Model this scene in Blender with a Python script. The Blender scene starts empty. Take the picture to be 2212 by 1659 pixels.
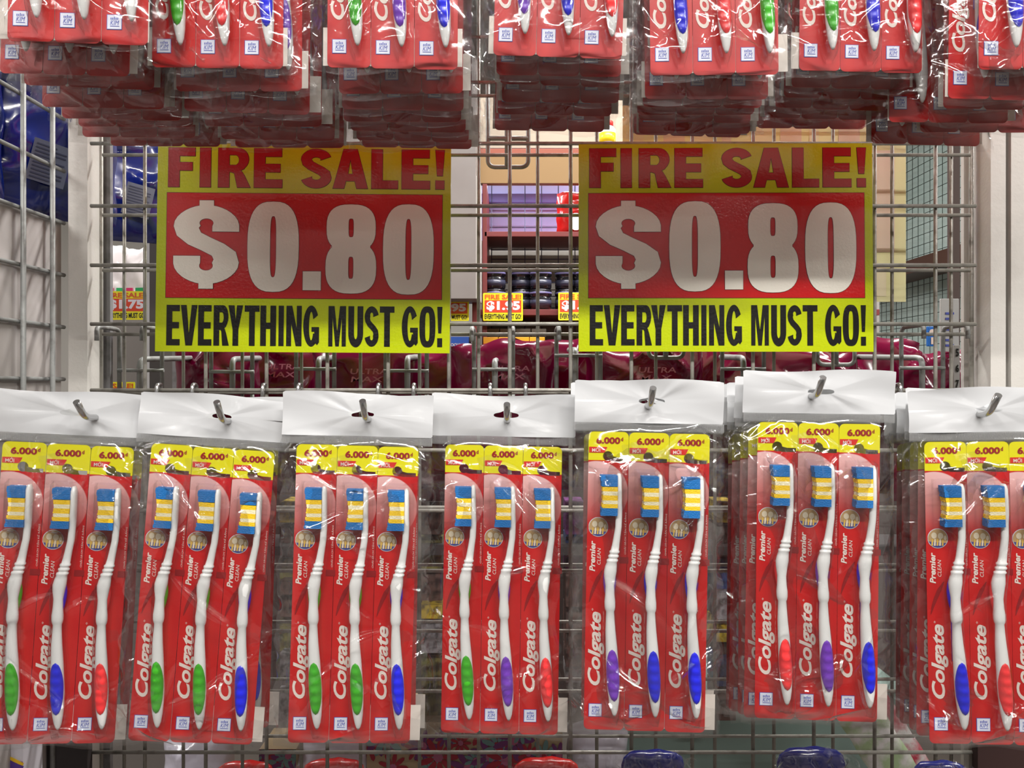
import bpy, bmesh, math, random
from mathutils import Vector, Matrix
R = math.radians
SC = bpy.context.scene
COL = SC.collection
F = 1736.0            # focal length in pixels of a 2212 x 1659 frame
CX, CY = 1106.0, 829.5
H = 1.45              # camera height

# ------------------------------------------------------------------ camera
cam_d = bpy.data.cameras.new('camera'); cam = bpy.data.objects.new('camera', cam_d); COL.objects.link(cam)
cam.location = (0, 0, H); cam.rotation_euler = (R(90), 0, 0)
cam_d.sensor_width = 36; cam_d.lens = 36*F/2212; cam_d.clip_start = .02; cam_d.clip_end = 60
SC.camera = cam
# ------------------------------------------------------------------ world, lamps, exposure
w = bpy.data.worlds.new('shop_air'); SC.world = w; w.use_nodes = True
w.node_tree.nodes['Background'].inputs[0].default_value = (.86, .9, 1, 1)
w.node_tree.nodes['Background'].inputs[1].default_value = .08
def area(name, loc, rot, sx, sy, power, col=(1, .97, .93)):
    l = bpy.data.lights.new(name, 'AREA'); l.shape = 'RECTANGLE'; l.size = sx; l.size_y = sy
    l.energy = power; l.color = col
    o = bpy.data.objects.new(name, l); COL.objects.link(o); o.location = loc; o.rotation_euler = [R(a) for a in rot]
    return o
for (x, y, p) in ((-1.5, -.7, 42), (.25, -.6, 50), (1.9, -.7, 42), (-1.0, -2.4, 8), (1.0, -2.4, 8), (-2.2, -4.4, 9), (.45, -4.4, 9), (2.6, -4.4, 9), (-1.1, -7, 9), (1.6, -7, 9), (-2.6, -9.5, 9), (.4, -9.5, 9), (3, -9.5, 9)):
    area('ceiling_tube_lamp', (x, y, 2.72), (0, 0, 0), 1.25, (.05 if y > -2 else .03), p)
for (x, y, p) in ((-1.4, 1.55, 34), (.5, 1.3, 40), (2.2, 1.55, 30)):
    area('ceiling_tube_lamp', (x, y, 2.72), (0, 0, 0), 1.25, .05, p)
vs = SC.view_settings
vs.view_transform = 'Standard'; vs.look = 'None'; vs.gamma = 1; vs.use_curve_mapping = False; vs.exposure = .2
SC.cycles.transparent_max_bounces = 30
SC.cycles.max_bounces = 6
SC.cycles.caustics_reflective = False; SC.cycles.caustics_refractive = False

# ------------------------------------------------------------------ helpers
def P(px, py, d):
    return Vector(((px-CX)*d/F, d, H+(CY-py)*d/F))
def lin(c):
    c = c/255.
    return c/12.92 if c <= .04045 else ((c+.055)/1.055)**2.4
def rgb(*c): return (lin(c[0]), lin(c[1]), lin(c[2]), 1)
MATS = {}
def mat(name, col, rough=.5, metal=0., bump=None, var=None, coat=0., spec=.5, emit=None, alpha=None):
    if name in MATS: return MATS[name]
    m = bpy.data.materials.new(name); m.use_nodes = True
    nt = m.node_tree; b = nt.nodes['Principled BSDF']
    b.inputs['Base Color'].default_value = rgb(*col); b.inputs['Roughness'].default_value = rough
    b.inputs['Metallic'].default_value = metal; b.inputs['Coat Weight'].default_value = coat
    b.inputs['Coat Roughness'].default_value = .08; b.inputs['Specular IOR Level'].default_value = spec
    if alpha is not None: b.inputs['Alpha'].default_value = alpha
    if emit: b.inputs['Emission Color'].default_value = rgb(*col); b.inputs['Emission Strength'].default_value = emit
    tc = nt.nodes.new('ShaderNodeTexCoord')
    if var:      # (scale, other colour, low, high)
        n = nt.nodes.new('ShaderNodeTexNoise'); n.inputs['Scale'].default_value = var[0]; n.inputs['Detail'].default_value = 5
        nt.links.new(tc.outputs['Object'], n.inputs['Vector'])
        r = nt.nodes.new('ShaderNodeMapRange'); r.inputs[1].default_value = var[2]; r.inputs[2].default_value = var[3]
        nt.links.new(n.outputs['Fac'], r.inputs[0])
        mx = nt.nodes.new('ShaderNodeMix'); mx.data_type = 'RGBA'
        mx.inputs['A'].default_value = rgb(*col); mx.inputs['B'].default_value = rgb(*var[1])
        nt.links.new(r.outputs[0], mx.inputs['Factor']); nt.links.new(mx.outputs['Result'], b.inputs['Base Color'])
    if bump:     # (scale, distance, detail)
        n = nt.nodes.new('ShaderNodeTexNoise'); n.inputs['Scale'].default_value = bump[0]; n.inputs['Detail'].default_value = bump[2]
        nt.links.new(tc.outputs['Object'], n.inputs['Vector'])
        bp = nt.nodes.new('ShaderNodeBump'); bp.inputs['Distance'].default_value = bump[1]; bp.inputs['Strength'].default_value = 1
        nt.links.new(n.outputs['Fac'], bp.inputs['Height']); nt.links.new(bp.outputs[0], b.inputs['Normal'])
        if coat: nt.links.new(bp.outputs[0], b.inputs['Coat Normal'])
    MATS[name] = m; return m
def film_mat(name, k=2.0, rough=.07, tint=(.97, .97, .97), haze=0.03):
    m = bpy.data.materials.new(name); m.use_nodes = True; nt = m.node_tree; nt.nodes.clear()
    out = nt.nodes.new('ShaderNodeOutputMaterial')
    tr = nt.nodes.new('ShaderNodeBsdfTransparent'); tr.inputs[0].default_value = (*tint, 1)
    gl = nt.nodes.new('ShaderNodeBsdfGlossy'); gl.inputs['Roughness'].default_value = rough
    df = nt.nodes.new('ShaderNodeBsdfDiffuse'); df.inputs[0].default_value = (.8, .8, .8, 1)
    fr = nt.nodes.new('ShaderNodeFresnel'); 
    ge = nt.nodes.new('ShaderNodeNewGeometry'); mr = nt.nodes.new('ShaderNodeMapRange')      # same reflectance from either side of the thin sheet
    mr.inputs[3].default_value = 1.5; mr.inputs[4].default_value = 1/1.5
    nt.links.new(ge.outputs['Backfacing'], mr.inputs[0]); nt.links.new(mr.outputs[0], fr.inputs['IOR'])
    mu = nt.nodes.new('ShaderNodeMath'); mu.operation = 'MULTIPLY'; mu.inputs[1].default_value = k; mu.use_clamp = True
    nt.links.new(fr.outputs[0], mu.inputs[0])
    tc = nt.nodes.new('ShaderNodeTexCoord'); n = nt.nodes.new('ShaderNodeTexNoise'); n.inputs['Scale'].default_value = 90; n.inputs['Detail'].default_value = 2
    nt.links.new(tc.outputs['Object'], n.inputs['Vector'])
    bp = nt.nodes.new('ShaderNodeBump'); bp.inputs['Distance'].default_value = .0003; nt.links.new(n.outputs['Fac'], bp.inputs['Height'])
    nt.links.new(bp.outputs[0], gl.inputs['Normal']); nt.links.new(bp.outputs[0], fr.inputs['Normal'])
    m1 = nt.nodes.new('ShaderNodeMixShader'); m1.inputs[0].default_value = haze
    nt.links.new(tr.outputs[0], m1.inputs[1]); nt.links.new(df.outputs[0], m1.inputs[2])
    m2 = nt.nodes.new('ShaderNodeMixShader'); nt.links.new(mu.outputs[0], m2.inputs[0])
    nt.links.new(m1.outputs[0], m2.inputs[1]); nt.links.new(gl.outputs[0], m2.inputs[2])
    nt.links.new(m2.outputs[0], out.inputs[0]); MATS[name] = m
    return m

def tagit(o, label=None, cat=None, group=None, kind=None):
    if label: o['label'] = label
    if cat: o['category'] = cat
    if group: o['group'] = group
    if kind: o['kind'] = kind
    return o
def empty(name, loc=(0, 0, 0), rot=(0, 0, 0)):
    o = bpy.data.objects.new(name, None); o.empty_display_size = .02; COL.objects.link(o)
    o.location = loc; o.rotation_euler = rot; return o
def thing(name, label, cat, loc=(0, 0, 0), group=None, rot=(0, 0, 0)):
    return tagit(empty(name, loc, rot), label, cat, group)
def add(name, me, parent=None, loc=(0, 0, 0), rot=(0, 0, 0), label=None):
    o = bpy.data.objects.new(name, me); COL.objects.link(o); o.parent = parent
    o.location = loc; o.rotation_euler = rot
    if label: o['label'] = label
    return o
def structure(o): o['kind'] = 'structure'; return o

class MB:
    """collects simple shapes for one mesh"""
    def __init__(s): s.v = []; s.f = []; s.m = []; s.sm = []
    def face(s, idx, mi=0, sm=False): s.f.append(idx); s.m.append(mi); s.sm.append(sm)
    def box(s, a, b, mi=0, bev=0):
        x0, y0, z0 = a; x1, y1, z1 = b
        if bev:
            bm = bmesh.new(); bmesh.ops.create_cube(bm, size=1)
            for v in bm.verts: v.co = Vector(((x0+x1)/2+v.co.x*(x1-x0), (y0+y1)/2+v.co.y*(y1-y0), (z0+z1)/2+v.co.z*(z1-z0)))
            bmesh.ops.bevel(bm, geom=bm.edges[:], offset=bev, segments=2, affect='EDGES', profile=.7)
            n = len(s.v); bm.verts.index_update(); s.v += [v.co.copy() for v in bm.verts]
            for f in bm.faces: s.face([n+v.index for v in f.verts], mi)
            bm.free(); return s
        n = len(s.v)
        s.v += [Vector(p) for p in ((x0, y0, z0), (x1, y0, z0), (x1, y1, z0), (x0, y1, z0), (x0, y0, z1), (x1, y0, z1), (x1, y1, z1), (x0, y1, z1))]
        for q in ((0, 3, 2, 1), (4, 5, 6, 7), (0, 1, 5, 4), (1, 2, 6, 5), (2, 3, 7, 6), (3, 0, 4, 7)): s.face([n+i for i in q], mi)
        return s
    def tube(s, pts, r, seg=8, mi=0, rad=None):
        pts = [Vector(p) for p in pts]; n0 = len(s.v); up = None
        for i, p in enumerate(pts):
            t = (pts[min(i+1, len(pts)-1)]-pts[max(i-1, 0)]).normalized()
            if up is None:
                up = Vector((0, 0, 1)) if abs(t.z) < .9 else Vector((1, 0, 0))
            a = t.cross(up).normalized(); b = a.cross(t).normalized(); up = b
            rr = rad[i] if rad else r
            for k in range(seg):
                q = 2*math.pi*k/seg; s.v.append(p+a*math.cos(q)*rr+b*math.sin(q)*rr)
        for i in range(len(pts)-1):
            for k in range(seg):
                a0 = n0+i*seg+k; a1 = n0+i*seg+(k+1) % seg
                s.face([a0, a1, a1+seg, a0+seg], mi, True)
        s.face([n0+k for k in range(seg)][::-1], mi); s.face([n0+(len(pts)-1)*seg+k for k in range(seg)], mi)
        return s
    def lathe(s, prof, seg=24, mi=0, c=(0, 0, 0), axis='z'):
        n0 = len(s.v); c = Vector(c)
        for r, z in prof:
            for k in range(seg):
                q = 2*math.pi*k/seg
                v = Vector((r*math.cos(q), r*math.sin(q), z)) if axis == 'z' else Vector((r*math.cos(q), z, r*math.sin(q)))
                s.v.append(c+v)
        for i in range(len(prof)-1):
            for k in range(seg):
                a0 = n0+i*seg+k; a1 = n0+i*seg+(k+1) % seg
                s.face([a0, a1, a1+seg, a0+seg], mi, True)
        s.face([n0+k for k in range(seg)][::-1], mi); s.face([n0+(len(prof)-1)*seg+k for k in range(seg)], mi)
        return s
    def poly(s, pts, mi=0):
        n = len(s.v); s.v += [Vector(p) for p in pts]; s.face(list(range(n, n+len(pts))), mi); return s
    def grid(s, nx, nz, fn, mi=0, keep=None):
        n = len(s.v)
        for j in range(nz+1):
            for i in range(nx+1): s.v.append(Vector(fn(i/nx, j/nz)))
        for j in range(nz):
            for i in range(nx):
                if keep and not keep((i+.5)/nx, (j+.5)/nz): continue
                a = n+j*(nx+1)+i; s.face([a, a+1, a+nx+2, a+nx+1], mi, True)
        return s
    def merge(s, me, M=None, mi=0):
        n = len(s.v); M = M or Matrix()
        s.v += [M @ v.co for v in me.vertices]
        for p in me.polygons: s.face([n+i for i in p.vertices], mi, p.use_smooth)
        return s
    def mesh(s, name, *mats):
        me = bpy.data.meshes.new(name); me.from_pydata([tuple(v) for v in s.v], [], s.f); 
        for m in mats: me.materials.append(m)
        me.polygons.foreach_set('material_index', s.m); me.polygons.foreach_set('use_smooth', s.sm)
        me.update(); return me

XZ = Matrix(((1, 0, 0, 0), (0, 0, 1, 0), (0, 1, 0, 0), (0, 0, 0, 1)))     # curve plane -> upright plane, facing -y
def loops_mesh(pieces, offset=0., extrude=0.):
    """pieces: lists of loops (outer, holes...) in x,z; returns a flat upright mesh at y=0"""
    out = MB()
    for loops in pieces:
        cu = bpy.data.curves.new('c', 'CURVE'); cu.dimensions = '2D'; cu.fill_mode = 'BOTH'; cu.offset = offset; cu.extrude = extrude
        for lp in loops:
            sp = cu.splines.new('POLY'); sp.points.add(len(lp)-1); sp.use_cyclic_u = True
            for i, p in enumerate(lp): sp.points[i].co = (p[0], p[1], 0, 1)
        ob = bpy.data.objects.new('c', cu); me = bpy.data.meshes.new_from_object(ob)
        out.merge(me, Matrix(((1, 0, 0, 0), (0, 0, -1, 0), (0, 1, 0, 0), (0, 0, 0, 1))))
        bpy.data.objects.remove(ob); bpy.data.curves.remove(cu); bpy.data.meshes.remove(me)
    return out
TXT = {}
def text_mesh(body, bold=0., shear=0., res=3):
    """unit text mesh in x,z plus its bounds"""
    key = (body, bold, shear, res)
    if key in TXT: return TXT[key]
    cu = bpy.data.curves.new('t', 'FONT'); cu.body = body; cu.size = 1; cu.offset = bold; cu.shear = shear; cu.resolution_u = res
    ob = bpy.data.objects.new('t', cu); me = bpy.data.meshes.new_from_object(ob)
    bpy.data.objects.remove(ob); bpy.data.curves.remove(cu)
    xs = [v.co.x for v in me.vertices]; ys = [v.co.y for v in me.vertices]
    TXT[key] = (me, min(xs), max(xs), min(ys), max(ys)); return TXT[key]
def put_text(mb, body, x0, z0, x1, z1, y=0., mi=0, bold=0., shear=0., res=3, up=False):
    """fit text into a box; up=True turns it to read upwards (x0..x1 across the strokes, z0..z1 along the line)"""
    me, a, b, c, d = text_mesh(body, bold, shear, res)
    n = len(mb.v)
    for v in me.vertices:
        s = (v.co.x-a)/(b-a); t = (v.co.y-c)/(d-c)
        if up: p = (x1-(x1-x0)*t, y, z0+(z1-z0)*s)
        else: p = (x0+(x1-x0)*s, y, z0+(z1-z0)*t)
        mb.v.append(Vector(p))
    for p in me.polygons: mb.face([n+i for i in p.vertices], mi)
def rrect(x0, z0, x1, z1, r, k=5):
    if not isinstance(r, (tuple, list)): r = (r,)*4     # bl, br, tr, tl
    pts = []
    for (cx, cz, q, rr) in ((x0+r[0], z0+r[0], 180, r[0]), (x1-r[1], z0+r[1], 270, r[1]), (x1-r[2], z1-r[2], 0, r[2]), (x0+r[3], z1-r[3], 90, r[3])):
        for i in range(k+1):
            a = R(q+90*i/k); pts.append((cx+rr*math.cos(a), cz+rr*math.sin(a)))
    return pts
def ell(cx, cz, rx, rz, k=28, p=1.0):
    o = []
    for i in range(k):
        a = 2*math.pi*i/k; c, s = math.cos(a), math.sin(a)
        o.append((cx+rx*math.copysign(abs(c)**p, c), cz+rz*math.copysign(abs(s)**p, s)))
    return o

# ------------------------------------------------------------------ materials
STEEL = mat('galvanised_wire', (148, 145, 137), .4, .3, bump=(260, .0004, 4), var=(60, (100, 96, 88), .5, .72))
STEEL2 = mat('dull_wire', (150, 152, 150), .5, .25, var=(90, (110, 108, 104), .5, .78), bump=(200, .0003, 3))
CHROME = mat('chromed_rod', (190, 190, 190), .22, .95)
POST = mat('aluminium_post', (206, 203, 197), .45, .05, var=(14, (180, 176, 170), .5, .8), bump=(300, .0002, 3))
POSTD = mat('grey_post', (140, 139, 141), .5, .1, var=(40, (84, 82, 80), .5, .75))
BRUSHW = mat('white_plastic', (236, 236, 234), .28, coat=.3)
GRIP = {'green': mat('green_rubber', (66, 172, 38), .35, coat=.25), 'blue': mat('blue_rubber', (36, 40, 214), .35, coat=.25),
        'red': mat('coral_rubber', (240, 60, 62), .35, coat=.25), 'purple': mat('purple_rubber', (118, 60, 186), .35, coat=.25)}
BB = mat('blue_bristle', (20, 112, 184), .6, bump=(900, .0005, 2)); BY = mat('yellow_bristle', (248, 204, 30), .6, bump=(900, .0005, 2))
BC = mat('cream_bristle', (246, 236, 196), .6, bump=(900, .0005, 2))
WPRINT = mat('white_print', (230, 216, 206), .45); DRED = mat('dark_red_print', (150, 24, 24), .45); MRED = mat('red_flag_print', (208, 44, 34), .45)
SWOOSH = mat('maroon_print', (142, 20, 24), .45)
HEADER = mat('white_header_film', (198, 199, 201), .18, coat=.6)
PAPER = mat('paper_slip', (226, 216, 206), .7)
INK = mat('blue_ink', (70, 84, 178), .5); BADGEW = mat('badge_white', (222, 226, 240), .45)
TAN = mat('badge_tan', (190, 156, 108), .5); BADGEB = mat('badge_blue', (62, 72, 146), .5); TOOTH = mat('badge_tooth', (226, 212, 184), .5)
CARDEDGE = mat('card_board_edge', (190, 150, 140), .8)
FILM = film_mat('clear_film', 2.6, .08, haze=.004); FILMB = film_mat('clear_film_back', 1.0, .15, haze=.01)
SEALM = film_mat('seal_film', 2.5, .2, haze=.16)
BLIS = film_mat('clear_blister', 1.0, .05, (.985, .985, .985), .0)

S = 3.747e-4     # metres per photo pixel at the reference pack
def card_material():
    m = bpy.data.materials.new('printed_card'); m.use_nodes = True; nt = m.node_tree; b = nt.nodes['Principled BSDF']
    b.inputs['Roughness'].default_value = .38; b.inputs['Coat Weight'].default_value = .25; b.inputs['Coat Roughness'].default_value = .15
    N = nt.nodes.new; L = nt.links.new
    tc = N('ShaderNodeTexCoord'); sp = N('ShaderNodeSeparateXYZ'); L(tc.outputs['Object'], sp.inputs[0])
    def mth(op, a, b_=None, clamp=False):
        n = N('ShaderNodeMath'); n.operation = op; n.use_clamp = clamp
        for i, q in enumerate((a, b_)):
            if q is None: continue
            if isinstance(q, (int, float)): n.inputs[i].default_value = q
            else: L(q, n.inputs[i])
        return n.outputs[0]
    X, Z = sp.outputs['X'], sp.outputs['Z']
    def mix(f, a, b_):
        n = N('ShaderNodeMix'); n.data_type = 'RGBA'; L(f, n.inputs['Factor'])
        for s_, q in (('A', a), ('B', b_)):
            if isinstance(q, tuple): n.inputs[s_].default_value = q
            else: L(q, n.inputs[s_])
        return n.outputs['Result']
    no = N('ShaderNodeTexNoise'); no.inputs['Scale'].default_value = 22; no.inputs['Detail'].default_value = 1
    mp = N('ShaderNodeMapping'); mp.inputs['Rotation'].default_value = (0, R(-55), 0); mp.inputs['Scale'].default_value = (3, 1, .35)
    L(tc.outputs['Object'], mp.inputs[0]); L(mp.outputs[0], no.inputs['Vector'])
    f = mth('MULTIPLY', mth('SUBTRACT', no.outputs['Fac'], .42, True), 3, True)
    base = mix(f, rgb(190, 18, 24), rgb(212, 38, 32))
    dx = mth('SUBTRACT', X, 18*S); dz = mth('ADD', Z, 128*S)
    dist = mth('SQRT', mth('ADD', mth('MULTIPLY', dx, dx), mth('MULTIPLY', dz, dz)))
    disc = mth('MULTIPLY', mth('SUBTRACT', 67*S, dist), 1500, True)
    fade = mth('MULTIPLY', mth('ADD', Z, 190*S), 1/(125*S), True)
    base = mix(mth('MULTIPLY', disc, mth('MULTIPLY', fade, .85)), base, rgb(236, 196, 192))
    yel = mth('MULTIPLY', mth('ADD', Z, 60*S), 9000, True)
    base = mix(yel, base, rgb(226, 218, 8))
    L(base, b.inputs['Base Color'])
    return m
CARD = card_material()

# ------------------------------------------------------------------ toothbrush card template (origin: top left corner of one card)
CW = 84.3
def q(px, py): return ((px-960+(py-962)*.0145)*S, -(py-962)*S)
def card_mesh():
    w_ = (CW-.6)*S; h = 622*S
    outer = rrect(.3*S, -h, w_, 0, (10*S, 10*S, 11*S, 11*S))
    hole = []
    cx, cz = 41*S, -51*S
    for i in range(15):
        a = R(-20+i*(340-0)/14*0.86+20); hole.append((cx+10.5*S*math.cos(a), cz+10.5*S*math.sin(a)))
    hole += [(cx+12*S, -62.5*S), (80*S, -62.5*S), (80*S, -54*S), (cx+20*S, -53.5*S)]
    mb = loops_mesh([[outer, hole]], extrude=.00022)
    return mb.mesh('toothbrush_card', CARD)
HND = [  # py, xc, width
    (1050, 1020, 5), (1053, 1020, 9.5), (1060, 1020, 11), (1085, 1020.5, 11), (1112, 1020.5, 11.5), (1124, 1020.3, 13.5), (1134, 1020, 14), (1150, 1019.6, 13.6), (1163, 1019, 13.6),
    (1180, 1016.5, 14.2), (1200, 1013.5, 15.5), (1211, 1011.5, 17), (1213, 1011, 21), (1216, 1010.6, 21), (1218, 1010, 17.5), (1220, 1009.4, 17.5), (1222, 1009, 22), (1225, 1008.6, 22), (1227, 1008, 18.5),
    (1229, 1007.4, 18.5), (1231, 1006.8, 23.5), (1234, 1006, 23.5), (1236, 1005.4, 21), (1244, 1003.8, 24), (1255, 1002.2, 26.2), (1266, 1001.3, 24), (1286, 1001.2, 18.4), (1304, 1001.3, 19.6), (1319, 1001.4, 22.7), (1329, 1001.6, 22.5),
    (1335, 1001.8, 20.5), (1339, 1001.9, 17), (1358, 1002.2, 18.6), (1379, 1002.7, 21), (1415, 1005, 24), (1453, 1007, 26), (1480, 1008.6, 26.6), (1505, 1009.8, 25), (1528, 1011, 21), (1546, 1011.8, 15), (1555, 1012, 9.5), (1560, 1012, 4)]
YB = -.0068
def qb(px, py): return q(1106+(px-1106)*.985, 829.5+(py-829.5)*.984)
def hy(py):      # how the brush axis wanders in depth
    return YB - .0012*math.sin(max(0, (py-1130))/420*math.pi)
def interp(tab, y):
    if y <= tab[0][0]: return tab[0][1:]
    for a, b in zip(tab, tab[1:]):
        if y <= b[0]:
            t = (y-a[0])/(b[0]-a[0]); return tuple(a[i]+(b[i]-a[i])*t for i in (1, 2))
    return tab[-1][1:]
def handle_mesh():
    mb = MB(); seg = 12; n0 = 0
    for (py, xc, wd) in HND:
        x, z = qb(xc, py); hw = wd*S/2
        hd = hw*(1.35 if py < 1125 else 1.0 if py < 1200 else .82)
        if py < 1118: hd = .0048 if py > 1056 else .003
        for k in range(seg):
            a = 2*math.pi*k/seg; c, s_ = math.cos(a), math.sin(a)
            mb.v.append(Vector((x+hw*math.copysign(abs(c)**.85, c), hy(py)+hd*math.copysign(abs(s_)**.85, s_), z)))
    for i in range(len(HND)-1):
        for k in range(seg):
            a0 = i*seg+k; a1 = i*seg+(k+1) % seg; mb.face([a0, a0+seg, a1+seg, a1], 0, True)
    mb.face(list(range(seg))); mb.face([(len(HND)-1)*seg+k for k in range(seg)][::-1])
    return mb.mesh('handle', BRUSHW)
def grip_mesh(color):
    mb = MB(); M_, N_ = 26, 14
    for j in range(M_+1):
        t = j/M_; py = 1416+110*t; u = 2*t-1
        wd = math.sqrt(max(0, 1-abs(u)**2.3)); xc = 1005.2+5.2*t
        x, z = qb(xc, py); hw = 13.3*S*wd
        bump = math.cos(t*math.pi*2*5.5)
        c_, wdh = interp(HND, py); hwh = wdh*S/2; xh = qb(c_, py)[0]
        for i in range(N_+1):
            a = math.pi*i/N_; xx = x-hw*.99*math.cos(a); e_ = min(.995, abs((xx-xh)/hwh))
            dep = hwh*.82*(1-e_**(2/.85))**(.85/2)
            mb.v.append(Vector((xx, hy(py)-dep-.0002-(.0009+.0004*bump)*math.sin(a)*min(1, 2*wd), z)))
    for j in range(M_):
        for i in range(N_):
            a = j*(N_+1)+i; mb.face([a, a+N_+1, a+N_+2, a+1], 0, True)
    return mb.mesh('grip', GRIP[color])
def shoulder_mesh(color):
    mb = MB(); M_, N_ = 16, 10
    for j in range(M_+1):
        t = j/M_; py = 1240+82*t; u = 2*t-1
        wd = math.sqrt(max(0, 1-u*u)); x, z = qb(1001.5, py)
        for i in range(N_):
            a = 2*math.pi*i/N_
            mb.v.append(Vector((x+(13.6 if t < .4 else 13.6-(t-.4)*5)*S*wd*math.cos(a), hy(py)+.0032+.0036*wd*math.sin(a), z)))
    for j in range(M_):
        for i in range(N_):
            a = j*N_+i; b = j*N_+(i+1) % N_; mb.face([a, a+N_, b+N_, b], 0, True)
    # thin rubber strip down the back of the handle
    pts = [(qb(1001.5, p)[0], hy(p)+.0034, qb(0, p)[1]) for p in (1300, 1340, 1380, 1420)]
    mb.tube(pts, .0025, 6)
    return mb.mesh('back_grip', GRIP[color])
def bristle_mesh():
    rnd = random.Random(4); mb = MB()
    bands = [(1054, 1066, 0, 33), (1066, 1077, 0, 31.5), (1078, 1087, 1, 30), (1087, 1095.5, 2, 28.5), (1095.5, 1106, 1, 29), (1106, 1113.5, 2, 28.5), (1113.5, 1122, 1, 30), (1122, 1129.5, 0, 32), (1129.5, 1138, 0, 33)]
    for (a, b, mi, ln) in bands:
        nz = 3
        for j in range(nz):
            for k in range(5):
                za = a+(b-a)*j/nz; zb = a+(b-a)*(j+.94)/nz
                y0 = YB-.0046+k*.00185; y1 = y0+.0017
                x1, z0 = qb(1016, zb); x0, z1 = qb(1015-ln-rnd.random()*1.6, za); sl = rnd.uniform(-.6, .6)*S
                mb.box((x0, y0, z0+sl*0), (x1, y1, z1), mi)
    return mb.mesh('bristles', BB, BY, BC)
def blister_mesh():
    mb = MB(); rows = []
    ys = [1038, 1040, 1044, 1050, 1060, 1080, 1100, 1120, 1134, 1140, 1146, 1158, 1180, 1200, 1225, 1250, 1275, 1300, 1340, 1380, 1420, 1460, 1500, 1530, 1550, 1562, 1567, 1570]
    for py in ys:
        if py < 1145: l, r = 976, 1031
        else:
            c, wd = interp(HND, py); l, r = c-wd/2-4, c+wd/2+4
        if py < 1158 and py >= 1145: l = 1003
        hgt = .0128 if py < 1150 else .0118
        e = min(1, (py-1038)/6, (1570-py)/8)
        row = []
        for (fx, fh) in ((-.09, 0), (0, 0), (.03, .75), (.10, 1), (.5, 1.04), (.90, 1), (.97, .75), (1, 0), (1.09, 0)):
            x, z = q(l+(r-l)*fx, py); row.append((min(max(x, .5*S), (CW-.8)*S), -.0004-hgt*fh*e, z))
        rows.append(row)
    for row in rows: mb.v += [Vector(p) for p in row]
    n = 9
    for j in range(len(rows)-1):
        for i in range(n-1): mb.face([j*n+i, (j+1)*n+i, (j+1)*n+i+1, j*n+i+1], 0, True)
    return mb.mesh('blister', BLIS)
YP = -.0005
def lettering_mesh():
    mb = MB()
    x0, z0 = q(958.5, 1492); x1, z1 = q(995, 1338); x0 = max(x0, .6*S)
    put_text(mb, 'Colgate', x0, z0, x1, z1, YP, 0, .028, .28, 4, True)
    a, b = q(967, 1336), q(971, 1331); put_text(mb, 'o', a[0], a[1], b[0], b[1], YP, 0, 0, 0, 1, True)
    x0, z0 = q(962, 1254); x1, z1 = q(975, 1190); put_text(mb, 'Premier', x0, z0, x1, z1, YP, 0, .03, .22, 3, True)
    x0, z0 = q(978, 1240); x1, z1 = q(986, 1205); put_text(mb, 'CLEAN', x0, z0, x1, z1, YP, 0, 0, .2, 2, True)
    x0, z0 = q(1033.5, 1218); x1, z1 = q(1040, 1130); put_text(mb, 'CH\u1ea2I S\u1ea0CH T\u1eacN K\u1ebc R\u0102NG', x0, z0, x1, z1, YP, 0, 0, .15, 1, True)
    x0, z0 = q(967, 1004.5); x1, z1 = q(984, 994.5); put_text(mb, 'M\u1edaI', x0, z0, x1, z1, YP-.0003, 0, .01, 0, 2)
    return mb.mesh('white_lettering', WPRINT)
def redprint_mesh():
    mb = MB()
    x0, z0 = q(976, 987.5); x1, z1 = q(1026, 973); put_text(mb, '6.000', x0, z0, x1, z1, YP, 0, .045, 0, 3)
    x0, z0 = q(1027, 981); x1, z1 = q(1032, 973); put_text(mb, 'd', x0, z0, x1, z1, YP, 0, .03, 0, 2)
    a, b, c, d = q(961, 1006), q(993, 1006), q(999, 994), q(961, 994)
    mb.poly([(p[0], YP, p[1]) for p in (a, b, c, d)], 1)
    a, b = q(1024, 1236), q(1043.6, 1223); mb.poly([(a[0], YP, a[1]), (b[0], YP, a[1]), (b[0], YP, b[1]), (a[0], YP, b[1])], 2)
    L_ = [(990, 1250, 1), (981, 1266, 4.5), (973, 1284, 4), (967, 1300, 3), (962, 1318, .6)]
    for (p, r) in zip(L_, L_[1:]):
        pts = [(p[0]-p[2], p[1]), (r[0]-r[2], r[1]), (r[0]+r[2], r[1]), (p[0]+p[2], p[1])]
        mb.poly([(q(*u)[0], YP, q(*u)[1]) for u in pts], 2)
    return mb.mesh('red_print', DRED, MRED, SWOOSH)
def badge_mesh():
    mb = MB(); cx, cy = 980.5, 1161
    def disc(r, y, mi, cut=None, k=30):
        pts = []
        for i in range(k):
            a = 2*math.pi*i/k; x, yy = cx+r*math.cos(a), cy+r*math.sin(a)
            if cut is not None: yy = max(yy, cut+2*math.cos(a))
            u = q(max(x, 960.6), yy); pts.append((u[0], y, u[1]))
        mb.poly(pts, mi)
    disc(20.5, YP, 0); disc(19.3, YP-.00015, 1); disc(18.8, YP-.0003, 2, 1169)
    for (x, y, rx, ry) in ((973, 1155, 5.6, 6.5), (986, 1156, 5.6, 6.5), (995, 1160, 3, 5)):
        mb.poly([(q(a, b)[0], YP-.00035, q(a, b)[1]) for a, b in ell(x, y, rx, ry, 14)], 3)
    for i in range(5):
        x = 968+i*5.2; pts = [(x, 1162), (x+3.4, 1162), (x+2.2, 1176), (x-1.4, 1176)]
        mb.poly([(q(*u)[0], YP-.00045, q(*u)[1]) for u in pts], 3 if i % 2 else 4)
    return mb.mesh('round_badge', BADGEW, TAN, BADGEB, TOOTH, mat('badge_amber', (214, 176, 84), .5))
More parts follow.
